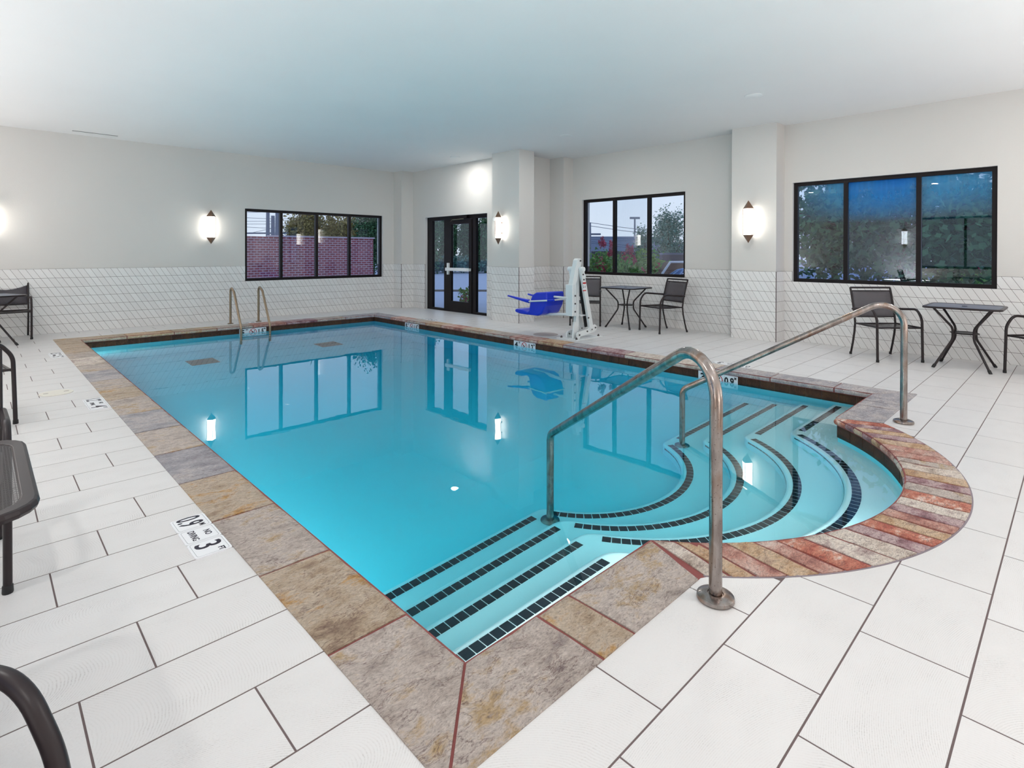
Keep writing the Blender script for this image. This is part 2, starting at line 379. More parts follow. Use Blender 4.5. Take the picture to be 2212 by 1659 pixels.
# ------------------------------------------------------------------ floor
def bulge(x, c, flat):
    d = c[2]**2-(x-c[0])**2
    return min(flat, c[1]-math.sqrt(d)) if d > 0 else flat
def pieces(x0, x1, y0, y1):
    x1 = min(x1, (XD if y0 > 7.75 else XW)+.05)
    x0 = max(x0, WL-.02); y1 = min(y1, YB+.02); y0 = max(y0, WF-.02)
    if y0 > 1.0 and abs(x1-XLO) < .03: x1 = XLO
    if y0 > 1.07 and -.03 < x0-XLO < 0: x0 = XLO
    if x1-x0 < .01 or y1-y0 < .01: return []
    if x1 <= XLO or x0 >= XRO or y0 >= YFO: return [[(x0, y0), (x1, y0), (x1, y1), (x0, y1)]]
    if y1 <= min(bulge(x0+(x1-x0)*k/8, CO, YNO) for k in range(9)): return [[(x0, y0), (x1, y0), (x1, y1), (x0, y1)]]
    res = []
    if x0 < XLO: res.append([(x0, y0), (XLO, y0), (XLO, y1), (x0, y1)])
    if x1 > XRO: res.append([(XRO, y0), (x1, y0), (x1, y1), (XRO, y1)])
    a, b = max(x0, XLO), min(x1, XRO)
    if b-a > .004:
        if y1 > YFO: res.append([(a, max(y0, YFO)), (b, max(y0, YFO)), (b, y1), (a, y1)])
        if y0 < YNO:
            xs = [a+(b-a)*k/14 for k in range(15)]; run = []
            def flush(run):
                if len(run) > 1: res.append([(x, y0) for x, _ in run]+[(x, t) for x, t in reversed(run)])
            for x in xs:
                t = min(y1, bulge(x, CO, YNO))
                if t > y0+.004: run.append((x, t))
                else: flush(run); run = []
            flush(run)
    return res
floor = part('floor', MB(), MAT['grout_floor'])
mb = MB()
for a, b, c, d in [(WL, XLO, WF, YB), (XRO, XW+.2, WF, 7.8), (XRO, XD+.2, 7.8, YB), (XLO, XRO, YFO, YB)]: mb.box(a, b, c, d, -.25, -.0012)
for p in pieces(XLO, XRO, WF, YNO+.0): mb.prism(p, -.25, -.0012)
floor.data = mb.mesh('floor', MAT['grout_floor'])
struct(floor, 'pool deck floor of pale wood-look tiles laid in staggered rows')
floor.data.materials[0] = MAT['grout_floor']
TP, TY, OFF = .603, .301, {0: .409, 1: .6055, 2: .214}
G = .003
full = MB().box(0, TP-G*2, 0, TY-G*2, -.004, 0).mesh('tile', MAT['floor'])
cand = []
for k in range(-9, 40):
    y0 = .238+TY*k; off = OFF[k % 3]-TP*6
    for j in range(0, 28):
        x0 = off+TP*j
        if y0 > YB or x0 > XW: continue
        ps = pieces(x0+G, x0+TP-G, y0+G, y0+TY-G)
        if ps: cand.append((px_size((x0+.3, y0+.15, 0), .3), x0+G, y0+G, ps))
cand.sort(key=lambda t: -t[0])
stuff = MB(); cnt = 0
for s, x0, y0, ps in cand:
    isfull = len(ps) == 1 and len(ps[0]) == 4 and abs(ps[0][1][0]-ps[0][0][0]-(TP-2*G)) < 1e-4 and abs(ps[0][2][1]-ps[0][1][1]-(TY-2*G)) < 1e-4
    if cnt < 300:
        if isfull: ob('tile', full, floor, (x0, y0, 0))
        else:
            q = MB()
            for p in ps: q.prism([(a-x0, b-y0) for a, b in p], -.004, 0)
            ob('tile', q.mesh('tile', MAT['floor']), floor, (x0, y0, 0))
        cnt += 1
    else:
        for p in ps: stuff.prism(p, -.004, 0)
o = part('far_tiles', stuff, MAT['floor'], floor); o['kind'] = 'stuff'

# ------------------------------------------------------------------ ceiling
struct(part('ceiling', MB().box(WL-.3, XW+.3, WF-.3, YB+.3, CEIL, CEIL+.2), MAT['ceil']), 'smooth white ceiling over the whole pool room')

# ------------------------------------------------------------------ walls
def tile_wall(parent, P0, ax, nrm, L, phase, openings=(), zt=TT, maxparts=300):
    """parallelogram tiles on a wall face; P0 = left end seen from inside (2-D), ax = direction to the right, nrm = into the room"""
    ph, rh = .0914, .1505; g = .0021; T = .0095
    ax = Vector((*ax, 0)); nr = Vector((*nrm, 0)); P0 = Vector((*P0, 0))
    def clip(poly, k, v, keep):
        res = []
        for i in range(len(poly)):
            a, b = poly[i], poly[(i+1) % len(poly)]; da, db = (a[k]-v)*keep, (b[k]-v)*keep
            if da >= 0: res.append(a)
            if da*db < 0: t = da/(da-db); res.append((a[0]+(b[0]-a[0])*t, a[1]+(b[1]-a[1])*t))
        return res
    lst = []
    for row in range(7):
        z1 = zt-rh*row-g; z0 = max(0.001, zt-rh*(row+1)+g)
        full_z0 = zt-rh*(row+1)
        segs = [(0, L)]
        for (a, b, zb) in openings:
            if z1 > zb+.01: segs = [q for s in segs for q in ((s[0], min(s[1], a)), (max(s[0], b), s[1])) if q[1]-q[0] > .003]
        for s0, s1 in segs:
            n0 = int((s0-phase-row*ph)/ph)-3; n1 = int((s1-phase-row*ph)/ph)+3
            for n in range(n0, n1):
                xt = phase+n*ph+row*ph                  # top-left corner of this piece
                poly = [(xt+g, zt-rh*row), (xt+ph-g, zt-rh*row), (xt+2*ph-g, full_z0), (xt+ph+g, full_z0)]
                for k, v, kp in ((0, s0+g*.5, 1), (0, s1-g*.5, -1), (1, z1, -1), (1, z0, 1)):
                    poly = clip(poly, k, v, kp)
                    if len(poly) < 3: break
                if len(poly) < 3: continue
                area_ = abs(sum(poly[i][0]*poly[(i+1) % len(poly)][1]-poly[(i+1) % len(poly)][0]*poly[i][1] for i in range(len(poly))))/2
                if area_ < 1.5e-4: continue
                cx = sum(p[0] for p in poly)/len(poly); cz = sum(p[1] for p in poly)/len(poly)
                c = P0+ax*cx+Vector((0, 0, cz))
                lst.append((px_size(c, .1)*min(1, area_/.008), poly, cx, cz, c))
    lst.sort(key=lambda t: -t[0])
    st = MB(); cache = {}
    for i, (s, poly, cx, cz, c) in enumerate(lst):
        q = MB() if i < maxparts else st
        base = c if i < maxparts else Vector((0, 0, 0))
        key = tuple((round(p[0]-cx, 4), round(p[1]-cz, 4)) for p in poly)
        if i < maxparts and key in cache: ob('tile', cache[key], parent, c); continue
        n = len(poly)
        bk = [P0+ax*p[0]+Vector((0, 0, p[1]))-base for p in poly]
        ft = [p+nr*T for p in bk]
        fs = [tuple(range(n, 2*n))]+[(j, (j+1) % n, n+(j+1) % n, n+j) for j in range(n)]
        nv = (ft[1]-ft[0]).cross(ft[2]-ft[0])
        if nv.dot(nr) < 0: fs = [tuple(reversed(f)) for f in fs]
        q.add(bk+ft, fs)
        if i < maxparts:
            me = q.mesh('tile', MAT['wtile']); cache[key] = me; ob('tile', me, parent, c)
    if st.v: o = part('far_tiles', st, MAT['wtile'], parent); o['kind'] = 'stuff'
def wall(name, label, P0, ax, nrm, L, phase, openings=(), thick=.25, tiles=True, z1=CEIL, maxparts=300):
    """openings: (a, b, zbottom, ztop) measured along ax"""
    ax3 = Vector((*ax, 0)); n3 = Vector((*nrm, 0)); p0 = Vector((*P0, 0))
    xs = sorted({0, L}|{v for o_ in openings for v in o_[:2]}); zs = sorted({-.05, TT, z1}|{v for o_ in openings for v in o_[2:4]})
    up = MB(); lo = MB()
    for i in range(len(xs)-1):
        for j in range(len(zs)-1):
            xm, zm = (xs[i]+xs[i+1])/2, (zs[j]+zs[j+1])/2
            if any(a < xm < b and c < zm < d for a, b, c, d in openings): continue
            q = lo if zm < TT and tiles else up
            front = .0082 if q is lo else 0.0
            vs = []
            for zz in (zs[j], zs[j+1]):
                for xx, dd in ((xs[i], front), (xs[i+1], front), (xs[i+1], -thick), (xs[i], -thick)):
                    vs.append(p0+ax3*xx+n3*dd+Vector((0, 0, zz)))
            fs = [(3, 2, 1, 0), (4, 5, 6, 7), (0, 1, 5, 4), (1, 2, 6, 5), (2, 3, 7, 6), (3, 0, 4, 7)]
            if ax3.cross(n3).z < 0: fs = [tuple(reversed(f)) for f in fs]
            q.add(vs, fs)
    w_ = part(name, up, MAT['wall']); struct(w_, label)
    if lo.v:
        g = part('tile_backing', lo, MAT['grout_wall'], w_)
        tile_wall(w_, P0, ax, nrm, L, phase, [(a, b, c) for a, b, c, d in openings if c < TT], maxparts=maxparts)
    return w_
W1 = (3.85, 6.97, .741, 2.198)      # back window X range, z range
W2 = (4.82, 7.10, .888, 2.398)      # middle window Y range
W3 = (.724, 3.058, .888, 2.385)     # right window Y range
DR = (8.60, 10.80, 0.0, 2.146)      # door Y range
wall('wall_back', 'long far wall with white slanted tiles below and a four-pane window', (WL, YB), (1, 0), (0, -1), 7.274-WL, .02+.004,
     [(W1[0]-WL, W1[1]-WL, W1[2], W1[3])])
wall('wall_door', 'wall around the dark glazed entrance door', (XD, 11.30), (0, -1), (-1, 0), 11.30-7.72, .03,
     [(11.30-DR[1], 11.30-DR[0], -.06, DR[3])], maxparts=260)
wall('wall_recess', 'short return wall beside the big pillar', (XD, 7.72), (1, 0), (0, -1), 9.1-XD, .05, thick=.2)
wr = wall('wall_right', 'right-hand wall with two dark framed windows above white tiles', (XW, 7.34), (0, -1), (-1, 0), 7.34-WF, 7.34-3.794,
     [(7.34-W2[1], 7.34-W2[0], W2[2], W2[3]), (7.34-W3[1], 7.34-W3[0], W3[2], W3[3])])
def post(name, label, x0, x1, y0, y1, faces, phases, mp=150):
    mb = MB().box(x0, x1, y0, y1, TT, CEIL); w_ = part(name, mb, MAT['wall']); struct(w_, label)
    part('tile_backing', MB().box(x0-.0082, x1-.001, y0-.0082, y1-.001, -.05, TT), MAT['grout_wall'], w_)
    for f, ph in zip(faces, phases):
        if f == 'W': tile_wall(w_, (x0, y1), (0, -1), (-1, 0), y1-y0, ph, maxparts=mp)
        if f == 'S': tile_wall(w_, (x0, y0), (1, 0), (0, -1), x1-x0, ph, maxparts=mp)
    return w_
post('trim_1', 'slim square column in the far corner left of the entrance door', 7.274, 7.86, 11.297, 11.88, 'WS', (.02, .03))
post('trim_2', 'broad pillar with a wall light right of the entrance door', 7.30, 7.705, 7.351, 8.106, 'WS', (.02, .05))
post('trim_3', 'narrow wall step beside the pool lift', 8.564, 9.1, 7.34, 7.72, 'WS', (.05, .03), 100)
post('trim_4', 'broad pillar with a wall light between the two right windows', 8.536, 9.05, 3.176, 3.850, 'WS', (.056, .03))
wall('wall_left', 'left side wall outside the photograph', (WL, WF), (0, 1), (1, 0), YB-WF, .03, [(2.4, 5.6, .888, 2.39)], tiles=False)
wall('wall_front', 'wall behind the photographer', (XW, WF), (-1, 0), (0, 1), XW-WL, .03, tiles=False)

# ------------------------------------------------------------------ windows and door
def bar(mb, side, a0, a1, z0, z1, d0, d1):
    """box in wall coordinates; d = distance behind the wall face"""
    if side == 'N': mb.box(a0, a1, YB+d0, YB+d1, z0, z1)
    elif side == 'E': mb.box(XW+d0, XW+d1, a0, a1, z0, z1)
    elif side == 'D': mb.box(XD+d0, XD+d1, a0, a1, z0, z1)
    elif side == 'L': mb.box(WL-d1, WL-d0, a0, a1, z0, z1)
    return mb
def window(name, side, rg, mulls, label, glass, depth=.05, fw=.055):
    a0, a1, z0, z1 = rg; w_ = struct(empty(name), label); d0, d1 = depth, depth+.07
    mb = MB()
    bar(mb, side, a0, a1, z1-fw, z1, d0, d1); bar(mb, side, a0, a1, z0, z0+fw, d0, d1)
    bar(mb, side, a0, a0+fw, z0+fw, z1-fw, d0, d1); bar(mb, side, a1-fw, a1, z0+fw, z1-fw, d0, d1)
    part('frame', mb, MAT['bronze'], w_)
    for m_ in mulls: part('mullion', bar(MB(), side, m_-fw/2, m_+fw/2, z0+fw, z1-fw, d0-.004, d1), MAT['bronze'], w_)
    e_ = [a0+fw]+[v for m_ in mulls for v in (m_-fw/2, m_+fw/2)]+[a1-fw]
    for i in range(0, len(e_), 2):
        part('pane', bar(MB(), side, e_[i], e_[i+1], z0+fw, z1-fw, d0+.03, d0+.034), glass, w_)
    rv = MB()   # painted reveal lining
    bar(rv, side, a0, a1, z0-.001, z0+.001, .002, d0); bar(rv, side, a0-.001, a0+.001, z0, z1, .002, d0)
    bar(rv, side, a1-.001, a1+.001, z0, z1, .002, d0); bar(rv, side, a0, a1, z1-.001, z1+.001, .002, d0)
    part('reveal_lining', rv, MAT['reveal'], w_)
    return w_
window('window_1', 'N', W1, [4.59, 5.36, 6.14], 'four-pane dark framed window looking onto a red brick enclosure', MAT['glass'])
window('window_2', 'E', W2, [6.35, 5.58], 'three-pane dark framed window above the small brown bistro table', MAT['glass'])
window('window_3', 'E', W3, [2.36, 1.51], 'large three-pane window partly misted, with a dark tree outside', MAT['fogglass'])
window('window_4', 'L', (.2, 3.4, .888, 2.39), [1.27, 2.34], 'window in the left wall outside the photograph', MAT['glass'])
# entrance: sidelights + door
w5 = struct(empty('window_5'), 'dark framed glazed sidelights and head around the entrance door')
mb = MB(); D0, D1 = .06, .13
bar(mb, 'D', DR[0], DR[1], 2.06, DR[3], D0, D1)
part('head_frame', mb, MAT['bronze'], w5)
for a, b in ((10.60, 10.80), (9.99, 10.15), (9.03, 9.15), (8.60, 8.66)):
    part('jamb', bar(MB(), 'D', a, b, 0.0, 2.06, D0, D1), MAT['bronze'], w5)
for a, b in ((10.15, 10.60), (8.66, 9.03)):
    part('bottom_rail', bar(MB(), 'D', a, b, 0.0, .05, D0, D1), MAT['bronze'], w5)
    part('pane', bar(MB(), 'D', a, b, .05, 2.06, D0+.03, D0+.034), MAT['glass'], w5)
mb = MB(); bar(mb, 'D', DR[1]-.002, DR[1]+.001, 0, DR[3], .001, D0); bar(mb, 'D', DR[0]-.001, DR[0]+.002, 0, DR[3], .001, D0); bar(mb, 'D', DR[0], DR[1], DR[3]-.002, DR[3]+.001, .001, D0)
part('reveal_lining', mb, MAT['reveal'], w5)
d1 = struct(empty('door_1'), 'dark bronze glazed exit door with a white push bar')
for a, b, z0, z1, nm in ((9.865, 9.985, .01, 2.055, 'stile'), (9.155, 9.25, .01, 2.055, 'stile'), (9.25, 9.865, .01, .24, 'kick_rail'), (9.25, 9.865, 1.955, 2.055, 'top_rail')):
    part(nm, bar(MB(), 'D', a, b, z0, z1, .045, .10), MAT['bronze'], d1)
part('pane', bar(MB(), 'D', 9.25, 9.865, .24, 1.955, .07, .074), MAT['glass'], d1)
pb = part('push_bar', bar(MB(), 'D', 9.22, 10.0, .915, .985, -.03, .03), MAT['decal'], d1, bevel=.008)
part('latch_box', bar(MB(), 'D', 9.92, 9.975, .83, 1.09, .0, .045), MAT['white'], pb, bevel=.004)
part('end_cap', bar(MB(), 'D', 9.17, 9.22, .92, .98, -.025, .045), MAT['white'], pb, bevel=.004)
cl = part('door_closer', bar(MB(), 'D', 9.28, 9.52, 2.075, 2.13, 0.0, .06), MAT['bronze'], d1, bevel=.004)
part('closer_arm', MB().tube([(XD+.02, 9.40, 2.06), (XD-.12, 9.62, 2.04), (XD+.03, 9.86, 2.02)], .009, 8), MAT['bronzesteel'], cl)
# ------------------------------------------------------------------ pool basin
basin = struct(empty('pool_basin'), 'sunken swimming pool lined in white plaster')
def outline(off=0.0, na=40):
    """pool outline, counter-clockwise, pushed outwards by off"""
    xl, xr, yn, yf = XL-off, XR+off, YN-off, YF+off; r_ = CI[2]+off
    dx = math.sqrt(r_**2-(CI[1]-yn)**2); a0 = math.atan2(yn-CI[1], -dx); a1 = math.atan2(yn-CI[1], dx)
    a0 += 2*math.pi if a0 < 0 else 0; a1 += 2*math.pi if a1 < 0 else 0
    pts = [(xl, yn)]+[(CI[0]+r_*math.cos(a0+(a1-a0)*k/na), CI[1]+r_*math.sin(a0+(a1-a0)*k/na)) for k in range(na+1)]+[(xr, yn), (xr, yf), (xl, yf)]
    return pts
pin = outline(.022)
mb = MB(); n = len(pin)
mb.add([(x, y, -.02) for x, y in pin]+[(x, y, -2.1) for x, y in pin], [((i+1) % n, i, n+i, n+(i+1) % n) for i in range(n)])
part('pool_wall', mb, MAT['basin'], basin)
ZF0, ZF1 = ZW-.95, ZW-1.55
mb = MB(); ys = [.2, 3.3, 9.0, 11.0]; zz = [ZF0, ZF0, ZF1, ZF1]
mb.add([(x, y, z) for y, z in zip(ys, zz) for x in (.9, 6.3)], [(2*i, 2*i+1, 2*i+3, 2*i+2) for i in range(3)])
part('pool_floor', mb, MAT['basin'], basin)
# main drains
for x, y in ((2.58, 9.72), (4.72, 9.80)):
    dr = part('drain', MB().box(x-.2, x+.2, y-.2, y+.2, ZF1, ZF1+.02), MAT['bolt'], basin); q = MB()
    for k in range(8): q.box(x-.18, x+.18, y-.18+.046*k, y-.18+.046*k+.02, ZF1+.02, ZF1+.03)
    part('grate', q, MAT['black'], dr)
# steps
SY = [1.65, 1.95, 2.255, 2.56]; SCY = [2.486, 2.52, 2.73, 2.94]; SR = [1.545, 1.24, 1.07, .90]; CX = 3.61
SXE = [2.277, 2.441, 2.597, 2.685]
def nose(k, off, n=48, rc=.10):
    y = SY[k]+off; r_ = SR[k]-off; cy = SCY[k]
    dx = math.sqrt(max(1e-6, r_**2-(cy-y)**2)); a0 = math.atan2(y-cy, -dx)+2*math.pi; a1 = math.atan2(y-cy, dx)+2*math.pi
    arcp = [(CX+r_*math.cos(a0+(a1-a0)*i/n), cy+r_*math.sin(a0+(a1-a0)*i/n)) for i in range(n+1)]
    return [(XL-.05, y)]+arcp+[(XR+.05, y)]
def smooth_corners(p, i, rad):
    v = fillet([(*p[i-1], 0), (*p[i], 0), (*p[i+1], 0)], rad, 5)
    return [(q.x, q.y) for q in v[1:-1]]
def resample(p, n):
    L = [0]
    for a, b in zip(p, p[1:]): L.append(L[-1]+math.hypot(b[0]-a[0], b[1]-a[1]))
    out = []; j = 0
    for i in range(n):
        t = L[-1]*i/(n-1)
        while j < len(L)-2 and L[j+1] < t: j += 1
        f = (t-L[j])/max(1e-9, L[j+1]-L[j]); out.append((p[j][0]+(p[j+1][0]-p[j][0])*f, p[j][1]+(p[j+1][1]-p[j][1])*f))
    return out
def lap(p, k):
    for _ in range(k):
        p = [p[0]]+[((a[0]+2*b[0]+c[0])/4, (a[1]+2*b[1]+c[1])/4) for a, b, c in zip(p, p[1:], p[2:])]+[p[-1]]
    return p
STEPS = []
for k in range(4):
    zt_, zb_ = ZW-.19*(k+1), ZW-.19*(k+2)
    base = lap(resample(nose(k, .065), 170), 7)
    nrm = []
    for i in range(len(base)):
        a = base[max(0, i-1)]; b = base[min(len(base)-1, i+1)]; t = Vector((b[0]-a[0], b[1]-a[1])).normalized(); nrm.append((-t.y, t.x))
    prof = [(-.05, 0)]+[(-.03+.03*math.sin(R(a)), -.03+.03*math.cos(R(a))) for a in (0, 22, 45, 68, 90)]+[(0, -.19)]
    n = len(base); mb = MB()
    for d, z in prof: mb.v += [(x+nx*d, y+ny*d, zt_+z) for (x, y), (nx, ny) in zip(base, nrm)]
    for j in range(len(prof)-1):
        for i in range(n-1): mb.f.append((j*n+i+1, j*n+i, (j+1)*n+i, (j+1)*n+i+1))
    # tread: fan down to the near side of the pool
    q = len(mb.v); mb.v += [(x, .4, zt_) for x, y in base]
    for i in range(n-1): mb.f.append((q+i, q+i+1, i+1, i))
    st = part('pool_step', mb, MAT['plaster'], basin, smooth=True); STEPS.append(st)
    # black nose tiles
    cy, r_, y = SCY[k], SR[k], SY[k]; tile = MB().box(-.0245, .0245, -.026, .026, -.002, .003).mesh('step_tile', MAT['steptile'])
    def put(x, y, a): o = ob('step_tile', tile, st, (x, y, zt_), a); return o
    x = XL+.01
    while x < SXE[k]: put(x, y, 0); x += .0545
    x = 2*CX+.11-SXE[k]-.02
    while x < XR+.0: put(x, y, 0); x += .0545
    dx = math.sqrt(r_**2-(cy-y)**2); a0 = math.atan2(y-cy, -dx)+2*math.pi+.055; a1 = math.atan2(y-cy, dx)+2*math.pi-.02/r_
    m_ = int((a1-a0)*r_/.0545); wmesh = tile
    for i in range(m_):
        a = a0+(a1-a0)*(i+.5)/m_; put(CX+r_*math.cos(a), cy+r_*math.sin(a), a+math.pi/2)
    # narrow riser tiles under the curved nose
    rr = r_-.065; q = MB(); b0, b1 = a0+.12, a1-.02
    for i in range(m_):
        aa, ab = b0+(b1-b0)*(i+.04)/m_, b0+(b1-b0)*(i+.96)/m_
        vs = [(CX+ra*math.cos(an), cy+ra*math.sin(an), z) for z in (zt_-.035, zt_-.062) for an in (aa, ab) for ra in (rr-.003, rr+.01)]
        q.add(vs, [(0, 2, 6, 4), (0, 1, 3, 2), (4, 6, 7, 5), (0, 4, 5, 1), (2, 3, 7, 6)])
    o = part('riser_tiles', q, MAT['steptile'], st); o['kind'] = 'stuff'
# slate band at the waterline
def band():
    p = outline(.020, 60); p = p+[p[0]]; L = [0]
    for a, b in zip(p, p[1:]): L.append(L[-1]+math.hypot(b[0]-a[0], b[1]-a[1]))
    # per straight run so that tiles end in the corners
    runs = [(0, 1), (1, 61), (61, 48), (62, 63), (63, 64), (64, 65)]
    for i0, i1 in runs:
        q = p[i0:i1+1]; l = sum(math.hypot(b[0]-a[0], b[1]-a[1]) for a, b in zip(q, q[1:])); m_ = max(1, round(l/.152))
        if l < .05: continue
        pr = resample(q, m_*3+1)
        for k in range(m_):
            seg = pr[k*3:k*3+4]; vs = []; 
            a = Vector((*seg[0], 0)); b = Vector((*seg[-1], 0)); t = (b-a).normalized(); nr = Vector((-t.y, t.x, 0)); c = (a+b)/2
            q2 = [Vector((*s, 0)) for s in seg]; q2[0] = q2[0]+t*.0025; q2[-1] = q2[-1]-t*.0025
            dj = rnd.uniform(-.0012, .0012)
            fr = [v-c+nr*(.006+dj) for v in q2]; bk = [v-c-nr*.004 for v in q2]
            vs = [v+Vector((0, 0, z)) for z in (-.045, -.198) for v in fr+bk]; m = 4
            fs = []
            for j in range(3):
                fs += [(j+1, j, 8+j, 9+j), (j, j+1, m+j+1, m+j), (8+j+1, 8+j, 12+j, 13+j)]
            fs += [(0, 4, 12, 8), (7, 3, 11, 15)]
            mb = MB().add(vs, fs)
            ob('waterline_tile', mb.mesh('waterline_tile', MAT['slateband']), basin, c)
band()
gp = outline(.0215, 60); n = len(gp)
part('band_grout', MB().add([(x, y, -.03) for x, y in gp]+[(x, y, -.2) for x, y in gp], [((i+1) % n, i, n+i, n+(i+1) % n) for i in range(n)]),
     mat('pale_band_grout', (.20, .16, .13), .9), basin)
# water
wp = outline(.05); n = len(wp)
mb = MB().prism(wp, -2.2, ZW)
water = part('pool_water', mb, MAT['water']); tag(water, 'still clear turquoise water filling the pool', 'water', kind='stuff')

# ------------------------------------------------------------------ stone coping
coping = struct(empty('pool_coping'), 'natural stone coping around the pool edge')
def grp():
    a = [(XLO, YNO)]; xs = np.linspace(XLO, XRO, 90)
    a = [(x, bulge(x, CO, YNO)) for x in xs]+[(XRO, YFO), (XLO, YFO)]
    return a
def slab(pi0, pi1, po1, po0, m, nu=8, nv=6, h=.003, joint=.013, arcs=None, seed=0, name='coping_stone'):
    """stone between inner edge pi0->pi1 and outer edge po0->po1"""
    a, b, c, d = [Vector((*p, 0)) for p in (pi0, pi1, po1, po0)]
    ti, to = (b-a).normalized(), (c-d).normalized()
    a, b, c, d = a+ti*joint*.5, b-ti*joint*.5, c-to*joint*.5, d+to*joint*.5
    cen = (a+b+c+d)/4; vs = []; z0 = .004
    prof = [(1.0, -.030), (1.0, -.006), (1.0, 0)]+[(1-(j+1)/(nv), 0) for j in range(nv-1)]+[(.035, -.001), (.0, -.010)]+[(-.025, -.022), (-.022, -.038), (.0, -.048), (.12, -.048)]
    for j, (t, z) in enumerate(prof):
        for i in range(nu+1):
            s = i/nu; pin_ = a.lerp(b, s); po = d.lerp(c, s)
            if arcs:
                ci, co = arcs; f = lambda p, cc: Vector((cc[0], cc[1], 0))+(p-Vector((cc[0], cc[1], 0))).normalized()*cc[2]
                pin_, po = f(pin_, ci), f(po, co)
            p = pin_+(po-pin_)*t
            dz = noise.noise(Vector((p.x*7, p.y*7, seed)))*h+noise.noise(Vector((p.x*25, p.y*25, seed)))*h*.6
            wob = noise.noise(Vector((p.x*13, p.y*13, seed+5)))*.004
            q = p-cen+(pin_-po).normalized()*(wob if t < .1 else 0); q.z = z0+z+dz*(1 if z > -.03 else 0)
            vs.append(q)
    w_ = nu+1; fs = []
    for j in range(len(prof)-1):
        for i in range(nu): fs.append((j*w_+i, j*w_+i+1, (j+1)*w_+i+1, (j+1)*w_+i))
    fs.append(tuple(j*w_ for j in range(len(prof)))); fs.append(tuple(reversed([j*w_+nu for j in range(len(prof))])))
    me = MB().add(vs, fs).mesh('coping_stone', m); o = ob(name, me, coping, cen)
    bm_ = bmesh.new(); bm_.from_mesh(me); bmesh.ops.recalc_face_normals(bm_, faces=bm_.faces); bm_.to_mesh(me); bm_.free()
    me.shade_smooth()
    try: me.set_sharp_from_angle(angle=R(50))
    except Exception: pass
    return o
S = MAT
# left side
js = [YN, 1.71, 2.32, 2.95, 3.56, 4.17, 4.78, 5.39, 6.0, 6.5, 6.98, 7.6, 8.05, 8.66, 9.15, 9.62, YF]
ml = [S['stoneA'], S['stoneB'], S['stoneA'], S['stoneB'], S['stoneC'], S['stoneA'], S['stoneC'], S['stoneA'], S['stoneB'], S['stoneA'], S['stoneC'], S['stoneA'], S['brickW'], S['stoneA'], S['stoneB'], S['stoneB']]
for i in range(len(js)-1):
    y0, y1 = js[i], js[i+1]
    o0 = YNO if i == 0 else y0; o1 = YFO if i == len(js)-2 else y1
    slab((XL, y1), (XL, y0), (XLO, o0), (XLO, o1), ml[i % len(ml)], seed=i)
# near side left of the bulge
slab((XL, YN), (1.46, YN), (1.46, YNO), (XLO, YNO), S['stoneA'], seed=31)
slab((1.46, YN), (1.635, YN), (1.635, YNO), (1.46, YNO), S['stoneB'], seed=32, nu=5)
dxi = math.sqrt(CI[2]**2-(CI[1]-YN)**2); dxo = math.sqrt(CO[2]**2-(CO[1]-YNO)**2)
xi0, xi1, xo0, xo1 = CI[0]-dxi, CI[0]+dxi, CO[0]-dxo, CO[0]+dxo
slab((1.635, YN), (xi0, YN), (xo0-.04, YNO), (1.635, YNO), S['stoneA'], seed=33)
# right of the bulge
slab((xi1, YN), (5.52, YN), (5.56, YNO), (xo1, YNO), S['stoneC'], seed=34)
slab((5.52, YN), (5.72, YN), (5.76, YNO), (5.56, YNO), S['stoneC'], seed=35, nu=5)
slab((5.72, YN), (XR, YN), (XRO, YNO), (5.76, YNO), S['stoneC'], seed=36)
# right side
js = [YN, 1.70, 2.31, 2.92, 3.56, 4.15, 4.76, 5.2, 5.7, 6.3, 6.9, 7.5, 8.1, 8.6, 9.2, 9.8, YF]
ml = [S['stoneC'], S['stoneC'], S['stoneC'], S['brickW'], S['brickW'], S['brickV'], S['stoneC'], S['brickT'], S['brickP'], S['stoneA'], S['stoneB'], S['brickP'], S['brickT'], S['stoneA'], S['brickP'], S['stoneC']]
for i in range(len(js)-1):
    y0, y1 = js[i], js[i+1]; o0 = YNO if i == 0 else y0; o1 = YFO if i == len(js)-2 else y1
    slab((XR, y0), (XR, y1), (XRO, o1), (XRO, o0), ml[i], seed=50+i)
# far side
js = [XL, 1.7, 2.35, 3.0, 3.6, 4.2, 4.8, 5.4, XR]; ml = [S['stoneB'], S['brickT'], S['stoneB'], S['stoneA'], S['brickP'], S['brickV'], S['stoneA'], S['stoneC']]
for i in range(len(js)-1):
    x0, x1 = js[i], js[i+1]; o0 = XLO if i == 0 else x0; o1 = XRO if i == len(js)-2 else x1
    slab((x1, YF), (x0, YF), (o0, YFO), (o1, YFO), ml[i], seed=70+i)
